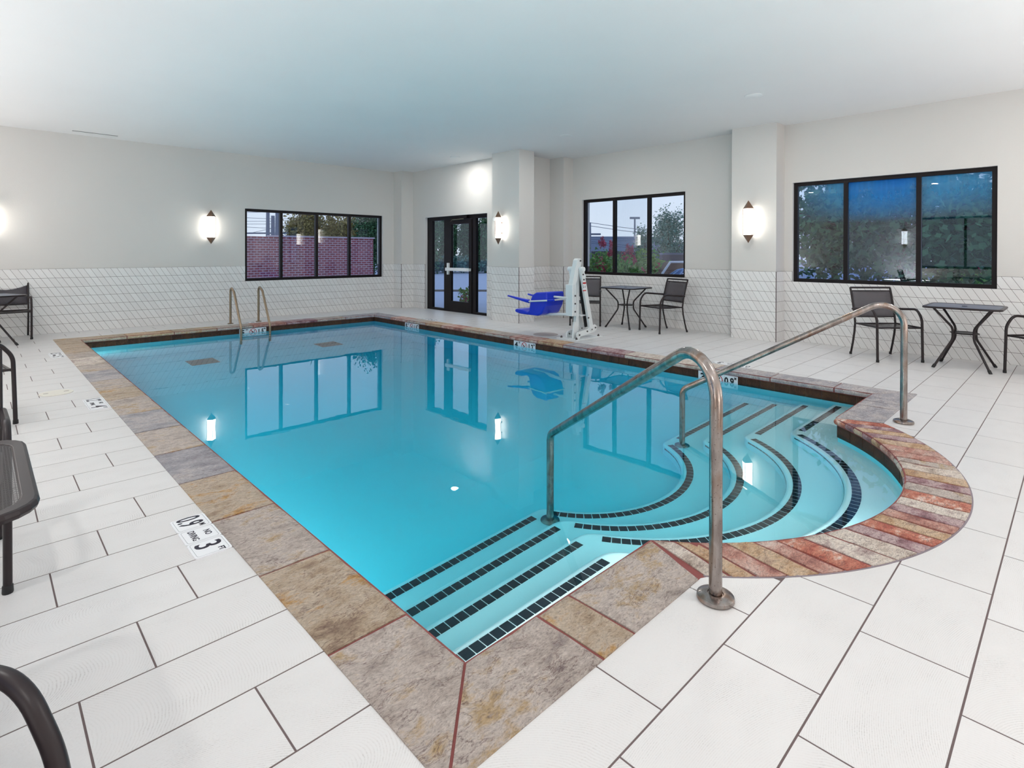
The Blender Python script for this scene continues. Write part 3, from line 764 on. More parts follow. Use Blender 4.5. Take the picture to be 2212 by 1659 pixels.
# the curved run of narrow bricks
seq = 'WTPTPRWWVRTPVWRAVTWAPPTVTVR'
bm_map = dict(W=S['brickW'], T=S['brickT'], R=S['brickR'], P=S['brickP'], V=S['brickV'], A=S['stoneA'])
ai0 = math.atan2(YN-CI[1], -dxi)+2*math.pi; ai1 = math.atan2(YN-CI[1], dxi)+2*math.pi
ao0 = math.atan2(YNO-CO[1], -dxo)+2*math.pi; ao1 = math.atan2(YNO-CO[1], dxo)+2*math.pi
NBK = 27; ts = [0]
for k in range(NBK): ts.append(ts[-1]+rnd.uniform(.8, 1.2))
ts = [t/ts[-1] for t in ts]
for k in range(NBK):
    A = lambda t: (CI[0]+CI[2]*math.cos(ai0+(ai1-ai0)*t), CI[1]+CI[2]*math.sin(ai0+(ai1-ai0)*t))
    B = lambda t: (CO[0]+CO[2]*math.cos(ao0+(ao1-ao0)*t), CO[1]+CO[2]*math.sin(ao0+(ao1-ao0)*t))
    slab(A(ts[k]), A(ts[k+1]), B(ts[k+1]), B(ts[k]), bm_map[seq[k]], nu=4, h=.005, joint=.015, arcs=(CI, CO), seed=100+k, name='coping_brick')
# red mortar bed under the stones
mb = MB(); gi = outline(-.004, 60); 
xs = list(np.linspace(XLO, XRO, 80))
mb.box(XLO, XL, YNO, YFO, -.05, -.0002); mb.box(XR, XRO, YNO, YFO, -.05, -.0002); mb.box(XL, XR, YF, YFO, -.05, -.0002)
xs = [XL+(XR-XL)*i/90 for i in range(91)]
for a, b in zip(xs, xs[1:]):
    p = [(a, bulge(a, CO, YNO)), (b, bulge(b, CO, YNO)), (b, bulge(b, CI, YN)), (a, bulge(a, CI, YN))]; mb.prism(p, -.05, -.0002)
part('mortar_bed', mb, MAT['grout_red'], coping)
# thin grey border strip outside the curved bricks
mb = MB(); 
for k in range(60):
    t0, t1 = ao0+(ao1-ao0)*k/60, ao0+(ao1-ao0)*(k+1)/60
    f = lambda t, r_: (CO[0]+r_*math.cos(t), CO[1]+r_*math.sin(t))
    mb.prism([f(t0, CO[2]-.004), f(t0, CO[2]+.007), f(t1, CO[2]+.007), f(t1, CO[2]-.004)], -.03, .0015)
part('border_joint', mb, mat('violet_grey_sealant', (.26, .22, .25), .8), coping)
# ------------------------------------------------------------------ marker tiles and lettering
def text_mesh(body, size, bold=.0, sx=1.0, align='CENTER'):
    cu_ = bpy.data.curves.new('lettering', 'FONT'); cu_.body = body; cu_.size = size; cu_.align_x = align; cu_.align_y = 'CENTER'
    cu_.extrude = .0006; cu_.offset = bold; cu_.resolution_u = 3
    o = bpy.data.objects.new('lettering', cu_); C.objects.link(o)
    dg = bpy.context.evaluated_depsgraph_get(); me = bpy.data.meshes.new_from_object(o.evaluated_get(dg))
    bpy.data.objects.remove(o); bpy.data.curves.remove(cu_)
    for v in me.vertices: v.co.x *= sx
    return me
def lettering(parent, body, size, M_, m=None, bold=0, sx=1.0, name='lettering'):
    me = text_mesh(body, size, bold, sx); me.transform(M_); me.materials.clear(); me.materials.append(m or MAT['print_'])
    return ob(name, me, parent)
def frame_matrix(o, right, up):
    r_, u_ = Vector(right).normalized(), Vector(up).normalized(); n_ = r_.cross(u_)
    m = Matrix((r_, u_, n_)).transposed().to_4x4(); m.translation = Vector(o); return m
def rrect(w_, h_, r_, n=4):
    pts = []
    for cx, cy, a in ((w_/2-r_, h_/2-r_, 0), (-w_/2+r_, h_/2-r_, 90), (-w_/2+r_, -h_/2+r_, 180), (w_/2-r_, -h_/2+r_, 270)):
        pts += [(cx+r_*math.cos(R(a+90*i/n)), cy+r_*math.sin(R(a+90*i/n))) for i in range(n+1)]
    return pts
def plate(parent, w_, h_, M_, m, t=.003, r_=.012, name='marker_tile'):
    q = MB().prism(rrect(w_, h_, r_), -.002, t); me = q.mesh(name, m); me.transform(M_); return ob(name, me, parent)
def outline_ring(parent, w_, h_, M_, z, t=.0016, r_=.01):
    a, b = rrect(w_, h_, r_), rrect(w_-2*t, h_-2*t, r_-t*.5); n = len(a)
    q = MB().add([(*p, z) for p in a]+[(*p, z) for p in b], [(i, (i+1) % n, n+(i+1) % n, n+i) for i in range(n)])
    me = q.mesh('border_line', MAT['border']); me.transform(M_); return ob('border_line', me, parent)
MAT['border'] = mat('grey_border_print', (.35, .36, .40), .6)
def floor_marker(c, right, up, a, b, label, group=None, w_=.149):
    """three tiles reading a | NO DIVING | b ; c = centre"""
    t = empty('depth_marker', (*c, 0)); tag(t, label, 'depth marker', group)
    for k, txt in enumerate((a, 'ND', b)):
        M_ = frame_matrix(Vector(right)*(k-1)*(w_+.001)+Vector((0, 0, .002)), right, up)
        p = plate(t, w_-.002, w_, M_, MAT['decal']); outline_ring(p, w_-.018, w_-.018, M_, .0034)
        T = lambda x, y: M_ @ Matrix.Translation((x, y, .0032))
        if txt == 'ND':
            lettering(p, 'NO', .040, T(0, .032), bold=.0006, sx=.85); lettering(p, 'DIVING', .040, T(0, -.028), bold=.0006, sx=.80)
        else:
            num, un = txt; small = len(num) > 1
            lettering(p, num, .150 if not small else .145, T(-.020, -.006), bold=.0016, sx=.58 if small else .85)
            lettering(p, un, .034, T(.048, .036), bold=.001, sx=.9)
    return t
UPL, RL = (1, 0, 0), (0, -1, 0)
floor_marker((.747, 2.862), RL, UPL, ('0.9', 'M'), ('3', 'FT'), 'white floor depth marker reading 0.9 M, NO DIVING, 3 FT, nearest the camera')
floor_marker((.747, 5.96), RL, UPL, ('1.2', 'M'), ('4', 'FT'), 'white floor depth marker reading 1.2 M, NO DIVING, 4 FT on the left deck')
floor_marker((.737, 9.10), RL, UPL, ('1.5', 'M'), ('5', 'FT'), 'white floor depth marker reading 5 FT at the far end of the left deck')
floor_marker((6.42, 2.90), (0, 1, 0), (-1, 0, 0), ('0.9', 'M'), ('3', 'FT'), 'white floor depth marker reading 3 FT behind the right coping, near the raised handrail')
floor_marker((6.42, 8.95), (0, 1, 0), (-1, 0, 0), ('1.5', 'M'), ('5', 'FT'), 'white floor depth marker behind the right coping in front of the entrance door')
floor_marker((3.62, 10.86), (-1, 0, 0), (0, -1, 0), ('1.5', 'M'), ('5', 'FT'), 'white floor depth marker between the feet of the pool ladder', w_=.128)
def wall_marker(c, right, a, b, label):
    """vertical tiles at the waterline: depth | no-diving symbol | depth"""
    t = empty('waterline_marker', c); tag(t, label, 'depth marker'); up = (0, 0, 1); w_ = .156
    for k, txt in enumerate((a, None, b)):
        M_ = frame_matrix(Vector(right)*(k-1)*w_, right, up)
        p = plate(t, w_-.003, .152, M_, MAT['decal'], t=.006, r_=.004)
        T = lambda x, y: M_ @ Matrix.Translation((x, y, .0064))
        if txt:
            num, un = txt; small = len(num) > 1
            lettering(p, num, .12 if not small else .11, T(-.020, 0), m=MAT['black'], bold=.004, sx=.82 if small else 1.15)
            lettering(p, un, .040, T(.050, .042), m=MAT['black'], bold=.0015, sx=.8)
        else:
            q = MB(); n = 28; ro, ri = .062, .052
            vs = [(r_*math.cos(2*math.pi*i/n), r_*math.sin(2*math.pi*i/n), .0068) for r_ in (ro, ri) for i in range(n)]
            q.add(vs, [(i, (i+1) % n, n+(i+1) % n, n+i) for i in range(n)])
            d = .7071; q.add([(-.055*d-.004, .055*d-.004, .0072), (-.055*d+.004, .055*d+.004, .0072), (.055*d+.004, -.055*d+.004, .0072), (.055*d-.004, -.055*d-.004, .0072)], [(0, 1, 2, 3)])
            me = q.mesh('prohibition_ring', MAT['redp']); me.transform(M_); ob('prohibition_ring', me, p)
            q = MB()
            q.tube([(-.03, .012, .0066), (0, -.004, .0066), (.018, -.026, .0066)], .004, 5); q.tube([(0, -.004, .0066), (.028, .006, .0066)], .003, 5)
            q.tube([(-.03, -.024, .0066), (0, -.032, .0066), (.03, -.024, .0066)], .0025, 5); q.lathe([(0.0001, 0), (.009, .001), (.0001, .002)], (.024, .024, .0066), 10)
            me = q.mesh('diver_figure', MAT['black']); me.transform(M_); ob('diver_figure', me, p)
    return t
WX = XR+.02-.006
wall_marker((WX, 2.895, -.122), (0, -1, 0), ('3', 'FT'), ('0.9', 'M'), 'white waterline marker reading 3 FT and 0.9 M with a no-diving symbol')
wall_marker((WX, 5.99, -.122), (0, -1, 0), ('4', 'FT'), ('1.2', 'M'), 'white waterline marker reading 4 FT with a no-diving symbol, below the pool lift')
wall_marker((WX, 9.06, -.122), (0, -1, 0), ('5', 'FT'), ('1.5', 'M'), 'white waterline marker reading 5 FT on the right pool edge near the far corner')
wall_marker((3.60, YF+.02-.006, -.122), (1, 0, 0), ('5', 'FT'), ('1.5', 'M'), 'white waterline marker between the rails of the pool ladder')
# ------------------------------------------------------------------ skimmer lid
t = empty('skimmer_lid', (.535, 6.68, 0)); tag(t, 'round cream skimmer lid with two slots set in the left deck', 'lid')
part('lid', MB().lathe([(.128, -.001), (.128, .004), (.120, .006), (.001, .0065)], n=32), mat('cream_plastic', (.78, .75, .68), .5), t, smooth=True)
for a in (0, 180):
    part('slot', MB().box(.075*math.cos(R(a))-.018, .075*math.cos(R(a))+.018, -.004, .004, .004, .0074), MAT['grout_floor'], t)
# ------------------------------------------------------------------ handrails
def handrail(x0, x1, label):
    """from the deck (x0, .97) down to the fourth tread (x1, 2.46)"""
    t = empty('handrail', (x0, .97, 0)); tag(t, label, 'handrail', None)
    A, B = Vector((x0, .97, 0)), Vector((x1, 2.46, 0)); d = B-A; L = d.length; u = d/L
    f = lambda s, z: tuple(u*s+Vector((0, 0, z)))
    pts = fillet([f(0, .0), f(0, 1.02), f(L, .115), f(L, ZW-.19*4)], [.155, .075], 9)
    part('rail', MB().tube(pts, .0245, 20), MAT['steel'], t, smooth=True)
    fl = [(.028, 0), (.066, 0), (.070, .006), (.068, .016), (.055, .022), (.030, .024), (.028, .02)]
    part('deck_flange', MB().lathe(fl, (0, 0, .001), 28), MAT['steel'], t, smooth=True)
    part('step_flange', MB().lathe([(r_*.93, z) for r_, z in fl], (*(B-A)[:2], ZW-.19*4+.001), 28), MAT['steel'], t, smooth=True)
    return t
handrail(2.023, 2.74, 'rusty stainless steel handrail nearest the camera, its foot on the front deck tile')
handrail(5.197, 4.48, 'stainless steel handrail on the far side of the steps, its foot on the right deck')
# ------------------------------------------------------------------ pool ladder
lad = empty('pool_ladder', (3.62, 10.95, 0)); tag(lad, 'bronze-coloured pool ladder with two arched grab rails at the far edge', 'ladder')
for x in (-.25, .25):
    pts = fillet([(x, 0, 0), (x, 0, .70), (x, -.20, .60), (x, -.575, -.02), (x, -.575, -1.25)], [.10, .07, .10], 7)
    rl = part('grab_rail', MB().tube(pts, .020, 16), MAT['bronzesteel'], lad, smooth=True)
    part('flange', MB().lathe([(.022, 0), (.05, 0), (.052, .008), (.03, .016), (.022, .016)], (x, 0, .001), 20), MAT['bronzesteel'], rl, smooth=True)
for z in (-.36, -.64, -.92):
    part('rung', MB().box(-.25, .25, -.615, -.535, z, z+.025), MAT['white'], lad, bevel=.006)
# ------------------------------------------------------------------ chairs
def make_chair(armrest=True):
    t = empty('patio_chair'); w_ = .27     # faces +Y; origin on the floor under the seat
    for s in (-1, 1):
        x = s*w_
        pts = fillet([(x, .27, 0), (x, .255, .52), (x, .17, .635), (x, -.24, .60)], [.16, .10], 8)
        lg = part('front_leg', MB().tube(pts, .0145, 12), MAT['chairm'], t, smooth=True)
        part('rubber_foot', MB().lathe([(.017, 0), (.018, .004), (.017, .03), (.014, .032)], (x, .27, 0), 12), MAT['black'], lg, smooth=True)
        x2 = s*(w_-.012)
        rl = part('rear_leg', MB().tube([(x2, -.30, 0), (x2, -.255, .15), (x2, -.22, .30), (x2, -.205, .42), (x2, -.225, .55), (x2, -.285, .78), (x2, -.315, .872)], .0125, 12), MAT['chairm'], t, smooth=True)
        part('rubber_foot', MB().lathe([(.015, 0), (.016, .004), (.015, .03), (.012, .032)], (x2, -.30, 0), 12), MAT['black'], rl, smooth=True)
    part('top_rail', MB().tube([(-w_+.012, -.315, .872), (w_-.012, -.315, .872)], .0125, 12), MAT['chairm'], t, smooth=True)
    part('upper_rail', MB().tube([(-w_+.012, -.303, .832), (w_-.012, -.303, .832)], .006, 8), MAT['chairm'], t, smooth=True)
    part('lower_rail', MB().tube([(-w_+.012, -.215, .50), (w_-.012, -.215, .50)], .008, 8), MAT['chairm'], t, smooth=True)
    q = MB(); nx, nz = 6, 6; vs = []
    for j in range(nz+1):
        z = .50+(.832-.50)*j/nz; yb = -.213+(-.303+.213)*j/nz
        for i in range(nx+1): x = -w_+.02+(2*w_-.04)*i/nx; vs.append((x, yb-.018*math.sin(math.pi*i/nx), z))
    q.add(vs, [(j*(nx+1)+i, j*(nx+1)+i+1, (j+1)*(nx+1)+i+1, (j+1)*(nx+1)+i) for j in range(nz) for i in range(nx)])
    bk = part('backrest', q, MAT['sling'], t, smooth=True); so = bk.modifiers.new('thickness', 'SOLIDIFY'); so.thickness = .003
    q = MB(); vs = []
    for j in range(7):
        y = -.20+.455*j/6
        for i in range(nx+1): x = -w_+.02+(2*w_-.04)*i/nx; vs.append((x, y, .418-.012*math.sin(math.pi*i/nx)-.012*math.sin(math.pi*j/6)))
    q.add(vs, [(j*7+i, j*7+i+1, (j+1)*7+i+1, (j+1)*7+i) for j in range(6) for i in range(6)])
    st = part('seat', q, MAT['perf'], t, smooth=True); so = st.modifiers.new('thickness', 'SOLIDIFY'); so.thickness = .003
    for s in (-1, 1): part('seat_rail', MB().tube([(s*(w_-.012), -.205, .418), (s*(w_-.012), .255, .418)], .0105, 10), MAT['chairm'], t, smooth=True)
    for y in (-.205, .245): part('cross_rail', MB().tube([(-w_+.01, y, .414), (w_-.01, y, .414)], .0095, 10), MAT['chairm'], t, smooth=True)
    return t
CH = 0
proto = make_chair()
def chair(x, y, ang, label, group=None):
    """ang = compass direction the chair faces, degrees from +X"""
    global CH
    o = proto if CH == 0 else copy_tree(proto); CH += 1
    o.location = (x, y, 0); o.rotation_euler = (0, 0, R(ang-90)); tag(o, label, 'chair', 'brown metal patio chairs'); return o
chair(8.34, 4.95, 159, 'brown patio chair with grey mesh back, right of the table under the middle window')
chair(8.235, 1.73, 225, 'brown patio chair with grey mesh back, left of the table under the right window')
chair(8.22, .22, 140, 'brown patio chair cut off by the right edge of the photo')
chair(8.13, 6.42, 215, 'brown patio chair partly hidden behind the white pool lift')
chair(.33, 11.33, 270, 'brown patio chair against the far tiled wall at the left edge')
chair(-.09, 5.93, 8, 'brown patio chair on the left deck, second from the far wall')
chair(-.185, 3.16, 270, 'brown patio chair behind the near left table, mostly hidden by its top')
chair(-.268, 1.19, 300, 'brown patio chair in the bottom left corner of the photo')
# ------------------------------------------------------------------ tables
def make_table(top):
    t = empty('bistro_table'); h = .715; a = .355
    oct_ = rrect(2*a, 2*a, .095, 5)
    def inset(p, d): return [(x*(1-d/a), y*(1-d/a)) for x, y in p]
    n = len(oct_); ins = inset(oct_, .030)
    q = MB(); rings = [(oct_, h-.022), (inset(oct_, -.004), h-.012), (oct_, h-.002), (inset(oct_, .006), h), (ins, h-.001), (inset(oct_, .034), h-.006)]
    for p, z in rings: q.v += [(x, y, z) for x, y in p]
    for j in range(len(rings)-1): q.f += [(j*n+i, j*n+(i+1) % n, (j+1)*n+(i+1) % n, (j+1)*n+i) for i in range(n)]
    rim = part('top_rim', q, MAT['chairm'], t, smooth=False, bevel=.002)
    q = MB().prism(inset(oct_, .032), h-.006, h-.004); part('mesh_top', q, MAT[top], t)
    part('umbrella_cap', MB().lathe([(.024, 0), (.026, .004), (.001, .005)], (0, 0, h-.004), 16), MAT['chairm'], t, smooth=True)
    for k in range(4):
        c_, s_ = math.cos(R(45+90*k)), math.sin(R(45+90*k))
        pts = fillet([(r_*c_, r_*s_, z) for r_, z in ((.36, 0), (.135, .33), (.135, .46), (.36, h-.02))], [.12, .10], 6)
        lg = part('leg', MB().tube(pts, .0125, 12), MAT['chairm'], t, smooth=True)
        part('rubber_foot', MB().tube([(.362*c_, .362*s_, 0), (.338*c_, .338*s_, .035)], .0165, 12), MAT['black'], lg, smooth=True)
    q = MB(); q.tube([(.13, 0, .40), (.092, .092, .40), (0, .13, .40), (-.092, .092, .40), (-.13, 0, .40), (-.092, -.092, .40), (0, -.13, .40), (.092, -.092, .40), (.13, 0, .40)], .008, 8)
    q.lathe([(.001, 0), (.125, 0), (.125, .004), (.001, .005)], (0, 0, .398), 16)
    part('shelf_ring', q, MAT['chairm'], t, smooth=False)
    return t
def table(x, y, rz, label, o, grp=None):
    o.location = (x, y, 0); o.rotation_euler = (0, 0, R(rz)); tag(o, label, 'table', 'brown metal bistro tables'); return o
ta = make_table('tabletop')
table(8.30, 5.66, 0, 'brown bistro table with blue window reflection coloured into its top under the middle window', ta)
table(8.235, .955, 0, 'brown bistro table with blue window reflection coloured into its top under the right window', copy_tree(ta))
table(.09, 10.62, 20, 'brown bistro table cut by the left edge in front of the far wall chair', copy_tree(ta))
table(-.245, 2.075, 0, 'near left bistro table with a perforated top seen from above', make_table('perf'))
# ------------------------------------------------------------------ wall lights
def sconce(p, nrm, label):
    """p = point on the wall; nrm = into the room"""
    t = empty('wall_light', (*p, 1.80)); tag(t, label, 'wall light'); nr = Vector((*nrm, 0)); tg = Vector((-nr.y, nr.x, 0)); D = .105; h = .082
    def ring(r_, z): return [nr*(D+r_*math.cos(a))+tg*(r_*math.sin(a))+Vector((0, 0, z)) for a in (0, math.pi/2, math.pi, 1.5*math.pi)]
    q = MB(); k = [ring(h*.93, -.195), ring(h*.86, -.07), ring(h*.84, 0), ring(h*.86, .07), ring(h*.93, .195)]
    for r_ in k: q.v += [tuple(v) for v in r_]
    q.f = [(j*4+i, j*4+(i+1) % 4, (j+1)*4+(i+1) % 4, (j+1)*4+i) for j in range(4) for i in range(4)]+[(3, 2, 1, 0), (16, 17, 18, 19)]
    part('glass_shade', q, MAT['sconce'], t)
    capm = MAT['sconcecap']
    for s in (-1, 1):
        q = MB(); b = ring(h, s*.20); q.v = [tuple(v) for v in b]+[tuple(nr*D+Vector((0, 0, s*.325)))]; q.f = [(0, 1, 4), (1, 2, 4), (2, 3, 4), (3, 0, 4), (3, 2, 1, 0)]
        part('pointed_cap', q, capm, t)
    for a in (0, 1, 3):
        v = ring(h+.002, 0)[a]; part('corner_strip', MB().tube([v+Vector((0, 0, -.20)), v+Vector((0, 0, .20))], .0028, 6), capm, t)
    q = MB(); 
    for s in (-1, 1): q.tube([tuple(nr*.0+Vector((0, 0, s*.10))), tuple(nr*.05+Vector((0, 0, s*.10)))], .012, 8)
    part('wall_bracket', q, capm, t)
    return t
MAT['sconcecap'] = mat('brown_metal_cap', (.20, .12, .08), .4, .3)
sconce((3.205, YB), (0, -1), 'lit wall light with pointed caps on the far wall left of the window')
sconce((.13, YB), (0, -1), 'lit wall light just beyond the left edge on the far wall')
sconce((7.30, 7.81), (-1, 0), 'lit wall light with pointed caps on the pillar beside the entrance door')
sconce((8.536, 3.545), (-1, 0), 'lit wall light with pointed caps on the pillar between the two right windows')
sconce((WL, 4.3-.55), (1, 0), 'lit wall light on the left side wall')
# small round detector beside the pillar light
t = tag(part('wall_sensor', MB().tube([(7.315-.015, 8.02, 1.98), (7.315-.05, 8.02, 1.98)], .03, 16), MAT['white'], None, smooth=True), 'small round white sensor on the pillar beside its wall light', 'sensor')
# ------------------------------------------------------------------ ceiling lights and vent
for i, (x, y) in enumerate(LIGHTS_SEEN+LIGHTS_ADDED):
    where = ['nearest above the pillar', 'middle one above the pool lift', 'far one above the entrance door'][i] if i < 3 else None
    t = empty('recessed_light', (x, y, CEIL))
    if where: tag(t, 'round recessed ceiling light, '+where, 'ceiling light')
    else: tag(t, 'added recessed ceiling light out of view '+['near the right front corner', 'above the left deck, front one', 'above the left deck, middle one', 'above the left deck, rear one', 'behind the photographer', 'in the left front corner'][i-3], 'ceiling light', 'added recessed lights outside the view')
    part('trim_ring', MB().lathe([(.082, -.001), (.105, -.001), (.103, -.008), (.084, -.012)], n=28), MAT['white'], t, smooth=True)
    part('lens', MB().lathe([(.082, -.006), (.001, -.0055)], n=28), MAT['lamp'], t)
vt = empty('ceiling_vent', (1.41, 11.29, CEIL)); tag(vt, 'thin linear air vent slot in the ceiling near the far wall', 'vent')
part('slot', MB().box(-.30, .30, -.03, .03, -.004, -.001), mat('dark_vent_slot', (.18, .17, .16), .7), vt)
part('blade', MB().box(-.30, .30, -.004, .004, -.008, -.004), MAT['white'], vt)
# ------------------------------------------------------------------ pool lift
lift = empty('pool_lift', (6.85, 5.45, 0)); tag(lift, 'white steel pool lift with a blue plastic seat bolted to the right deck', 'pool lift')
LO = Vector((6.85, 5.45, 0))
def lp(name, mb, m, parent=lift, **k):
    mb.v = [tuple(Vector(v)-LO) for v in mb.v]; return part(name, mb, m, parent, **k)
def vplate(poly, y0, y1):
    """plate in the XZ plane between y0 and y1"""
    n = len(poly); vs = [(x, y0, z) for x, z in poly]+[(x, y1, z) for x, z in poly]
    return MB().add(vs, [tuple(range(n)), tuple(range(2*n-1, n-1, -1))]+[(i, n+i, n+(i+1) % n, (i+1) % n) for i in range(n)])
def beam(a, b, w_, y0, y1):
    """flat bar with rounded ends from a to b in the XZ plane"""
    d = Vector((b[0]-a[0], b[1]-a[1])).normalized(); nx = Vector((-d.y, d.x))*w_/2; pts = []
    for p, s in ((a, -1), (b, 1)):
        for i in range(7):
            an = R(-90+180*i/6); v = d*s*math.cos(an)*w_/2+nx.normalized()*s*-1*math.sin(an)*-w_/2*1
            pts.append((p[0]+v.x, p[1]+v.y))
    cx = sum(p[0] for p in pts)/len(pts); cz = sum(p[1] for p in pts)/len(pts)
    pts.sort(key=lambda p: math.atan2(p[1]-cz, p[0]-cx))
    return vplate(pts, y0, y1)
def bolts(parent, lst, y, s=-1):
    for x, z in lst:
        q = MB().tube([(x, y, z), (x, y+s*.012, z)], .013, 6); q.v = [tuple(Vector(v)-LO) for v in q.v]; part('bolt', q, MAT['bolt'], parent)
bp_ = lp('base_plate', MB().box(6.44, 7.10, 5.26, 5.66, 0, .014), MAT['white'], bevel=.003)
for x, y in ((6.50, 5.31), (6.50, 5.61), (7.04, 5.31), (7.04, 5.61), (6.86, 5.61)):
    q = MB().tube([(x, y, .014), (x, y, .03)], .018, 6).tube([(x, y, .03), (x, y, .045)], .008, 8); q.v = [tuple(Vector(v)-LO) for v in q.v]; part('anchor_bolt', q, MAT['bolt'], bp_)
for y in (5.35, 5.55):
    s = lp('side_cheek', vplate([(6.55, .014), (6.62, .014), (6.63, .04), (6.96, .08), (7.03, .11), (7.04, .17), (6.99, .20), (6.90, .18), (6.80, .14), (6.62, .12), (6.57, .11), (6.54, .07)], y-.012, y+.012), MAT['white'], bevel=.003)
    bolts(s, [(6.60, .07), (6.79, .108), (6.90, .128), (6.995, .147)], y-.012)
    m_ = lp('mast_bar', beam((6.66, 1.07), (6.90, .14), .085, y-.022, y+.022), MAT['white'], bevel=.006)
    bolts(m_, [(6.655, 1.066), (6.672, .99), (6.69, .911), (6.805, .316)], y-.022)
lp('front_post', beam((6.655, .08), (6.675, .98), .07, 5.42, 5.48), MAT['white'], bevel=.006)
lp('lower_bracket', vplate([(6.53, .014), (6.63, .014), (6.63, .24), (6.60, .26), (6.56, .26)], 5.40, 5.43), MAT['white'], bevel=.003)
ua = lp('upper_arm', vplate([(6.47, .83), (6.56, .83), (6.70, 1.16), (6.70, 1.21), (6.68, 1.235), (6.62, 1.235), (6.59, 1.21)], 5.375, 5.455), MAT['white'], bevel=.006)
bolts(ua, [(6.665, 1.20)], 5.375)
bx = lp('arm_housing', MB().box(6.465, 6.505, 5.365, 5.50, .36, .84), MAT['white'], bevel=.008)
bx2 = lp('housing_plate', MB().box(6.505, 6.55, 5.36, 5.505, .36, .84), MAT['white'], bevel=.004); bolts(bx2, [(6.522, .67), (6.522, .55), (6.522, .429)], 5.36)
lp('pivot_barrel', MB().tube([(6.66, 5.30, 1.07), (6.66, 5.60, 1.07)], .038, 14), MAT['white'], smooth=True)
lp('rear_link', beam((6.815, .955), (6.975, .16), .05, 5.43, 5.47), MAT['white'], bevel=.004)
lp('link_knuckle', MB().tube([(6.815, 5.41, .955), (6.815, 5.49, .955)], .035, 12), MAT['white'], smooth=True)
lp('actuator', MB().tube([(6.74, 5.45, .96), (6.80, 5.45, .60), (6.90, 5.45, .16)], .024, 12), MAT['black'], smooth=True)
lp('actuator_rod', MB().tube([(6.62, 5.50, .86), (6.61, 5.50, .30)], .011, 10), MAT['black'], smooth=True)
lp('cable', MB().tube([(6.83, 5.44, .62), (6.86, 5.40, .45), (6.905, 5.39, .33)], .005, 6).tube([(6.905, 5.39, .34), (6.915, 5.39, .25)], .013, 8), MAT['black'], smooth=True)
lp('cross_brace', MB().box(6.70, 6.84, 5.40, 5.50, .34, .36), MAT['white'])
lb = lp('warning_label', MB().box(6.668, 6.748, 5.3268, 5.3272, .735, .87), MAT['decal'])
for z0, z1, nm in ((.845, .87, 'red_band'), (.735, .75, 'red_band')):
    q = MB().box(6.668, 6.748, 5.3255, 5.3268, z0, z1); q.v = [tuple(Vector(v)-LO) for v in q.v]; part(nm, q, MAT['redp'], lb)
lettering(lb, '2 1', .05, frame_matrix(Vector((6.708, 5.326, .80))-LO, (1, 0, 0), (0, 0, 1)), m=MAT['black'], bold=.001)
# seat frame and seat (out over the deck, towards the far end)
X0 = 6.49
lp('seat_arm', MB().tube([(X0, 5.46, .385), (X0, 5.95, .345), (X0+.02, 6.20, .335)], .022, 10).tube([(X0-.02, 5.46, .63), (X0-.02, 5.80, .64), (X0-.02, 5.91, .36)], .02, 10), MAT['white'], smooth=False, bevel=.002)
SX = 6.50
def sprof(pts, x0, x1, m, name, par=lift, **k):
    q = MB(); n = len(pts); q.add([(x0, y, z) for y, z in pts]+[(x1, y, z) for y, z in pts], [tuple(range(n)), tuple(range(2*n-1, n-1, -1))]+[(i, n+i, n+(i+1) % n, (i+1) % n) for i in range(n)])
    return lp(name, q, m, par, **k)
seat = sprof([(6.44, .395), (6.40, .415), (6.28, .415), (6.16, .385), (6.11, .41), (6.09, .55), (6.04, .66), (5.96, .70), (5.74, .715), (5.73, .62), (5.76, .50), (5.84, .37), (5.93, .335), (6.12, .335), (6.30, .335), (6.42, .355)], SX-.21, SX+.21, MAT['blue'], 'seat', bevel=.022)
for x in (SX-.235, SX+.235):
    lp('armrest', MB().tube([(x, 6.08, .555), (x, 6.32, .585), (x, 6.56, .618)], [.03, .022, .014], 10), MAT['blue'], smooth=True)
lp('armrest_bar', MB().tube([(SX-.235, 6.08, .555), (SX-.235, 5.60, .60)], .013, 8).tube([(SX+.235, 6.08, .555), (SX+.235, 5.60, .60)], .013, 8).tube([(SX-.235, 5.72, .588), (SX+.235, 5.72, .588)], .013, 8), MAT['white'], smooth=True)
lp('bar_cap', MB().tube([(SX-.235, 5.68, .592), (SX-.235, 5.56, .603)], .02, 8), MAT['blue'], smooth=True)
lid = tag(part('deck_cover', MB().lathe([(.20, 0), (.20, .004), (.001, .006)], (6.62, 6.05, 0), 28), mat('beige_cover_plate', (.46, .41, .39), .6), None), 'low flat beige cover plate on the deck beside the pool lift', 'cover plate')
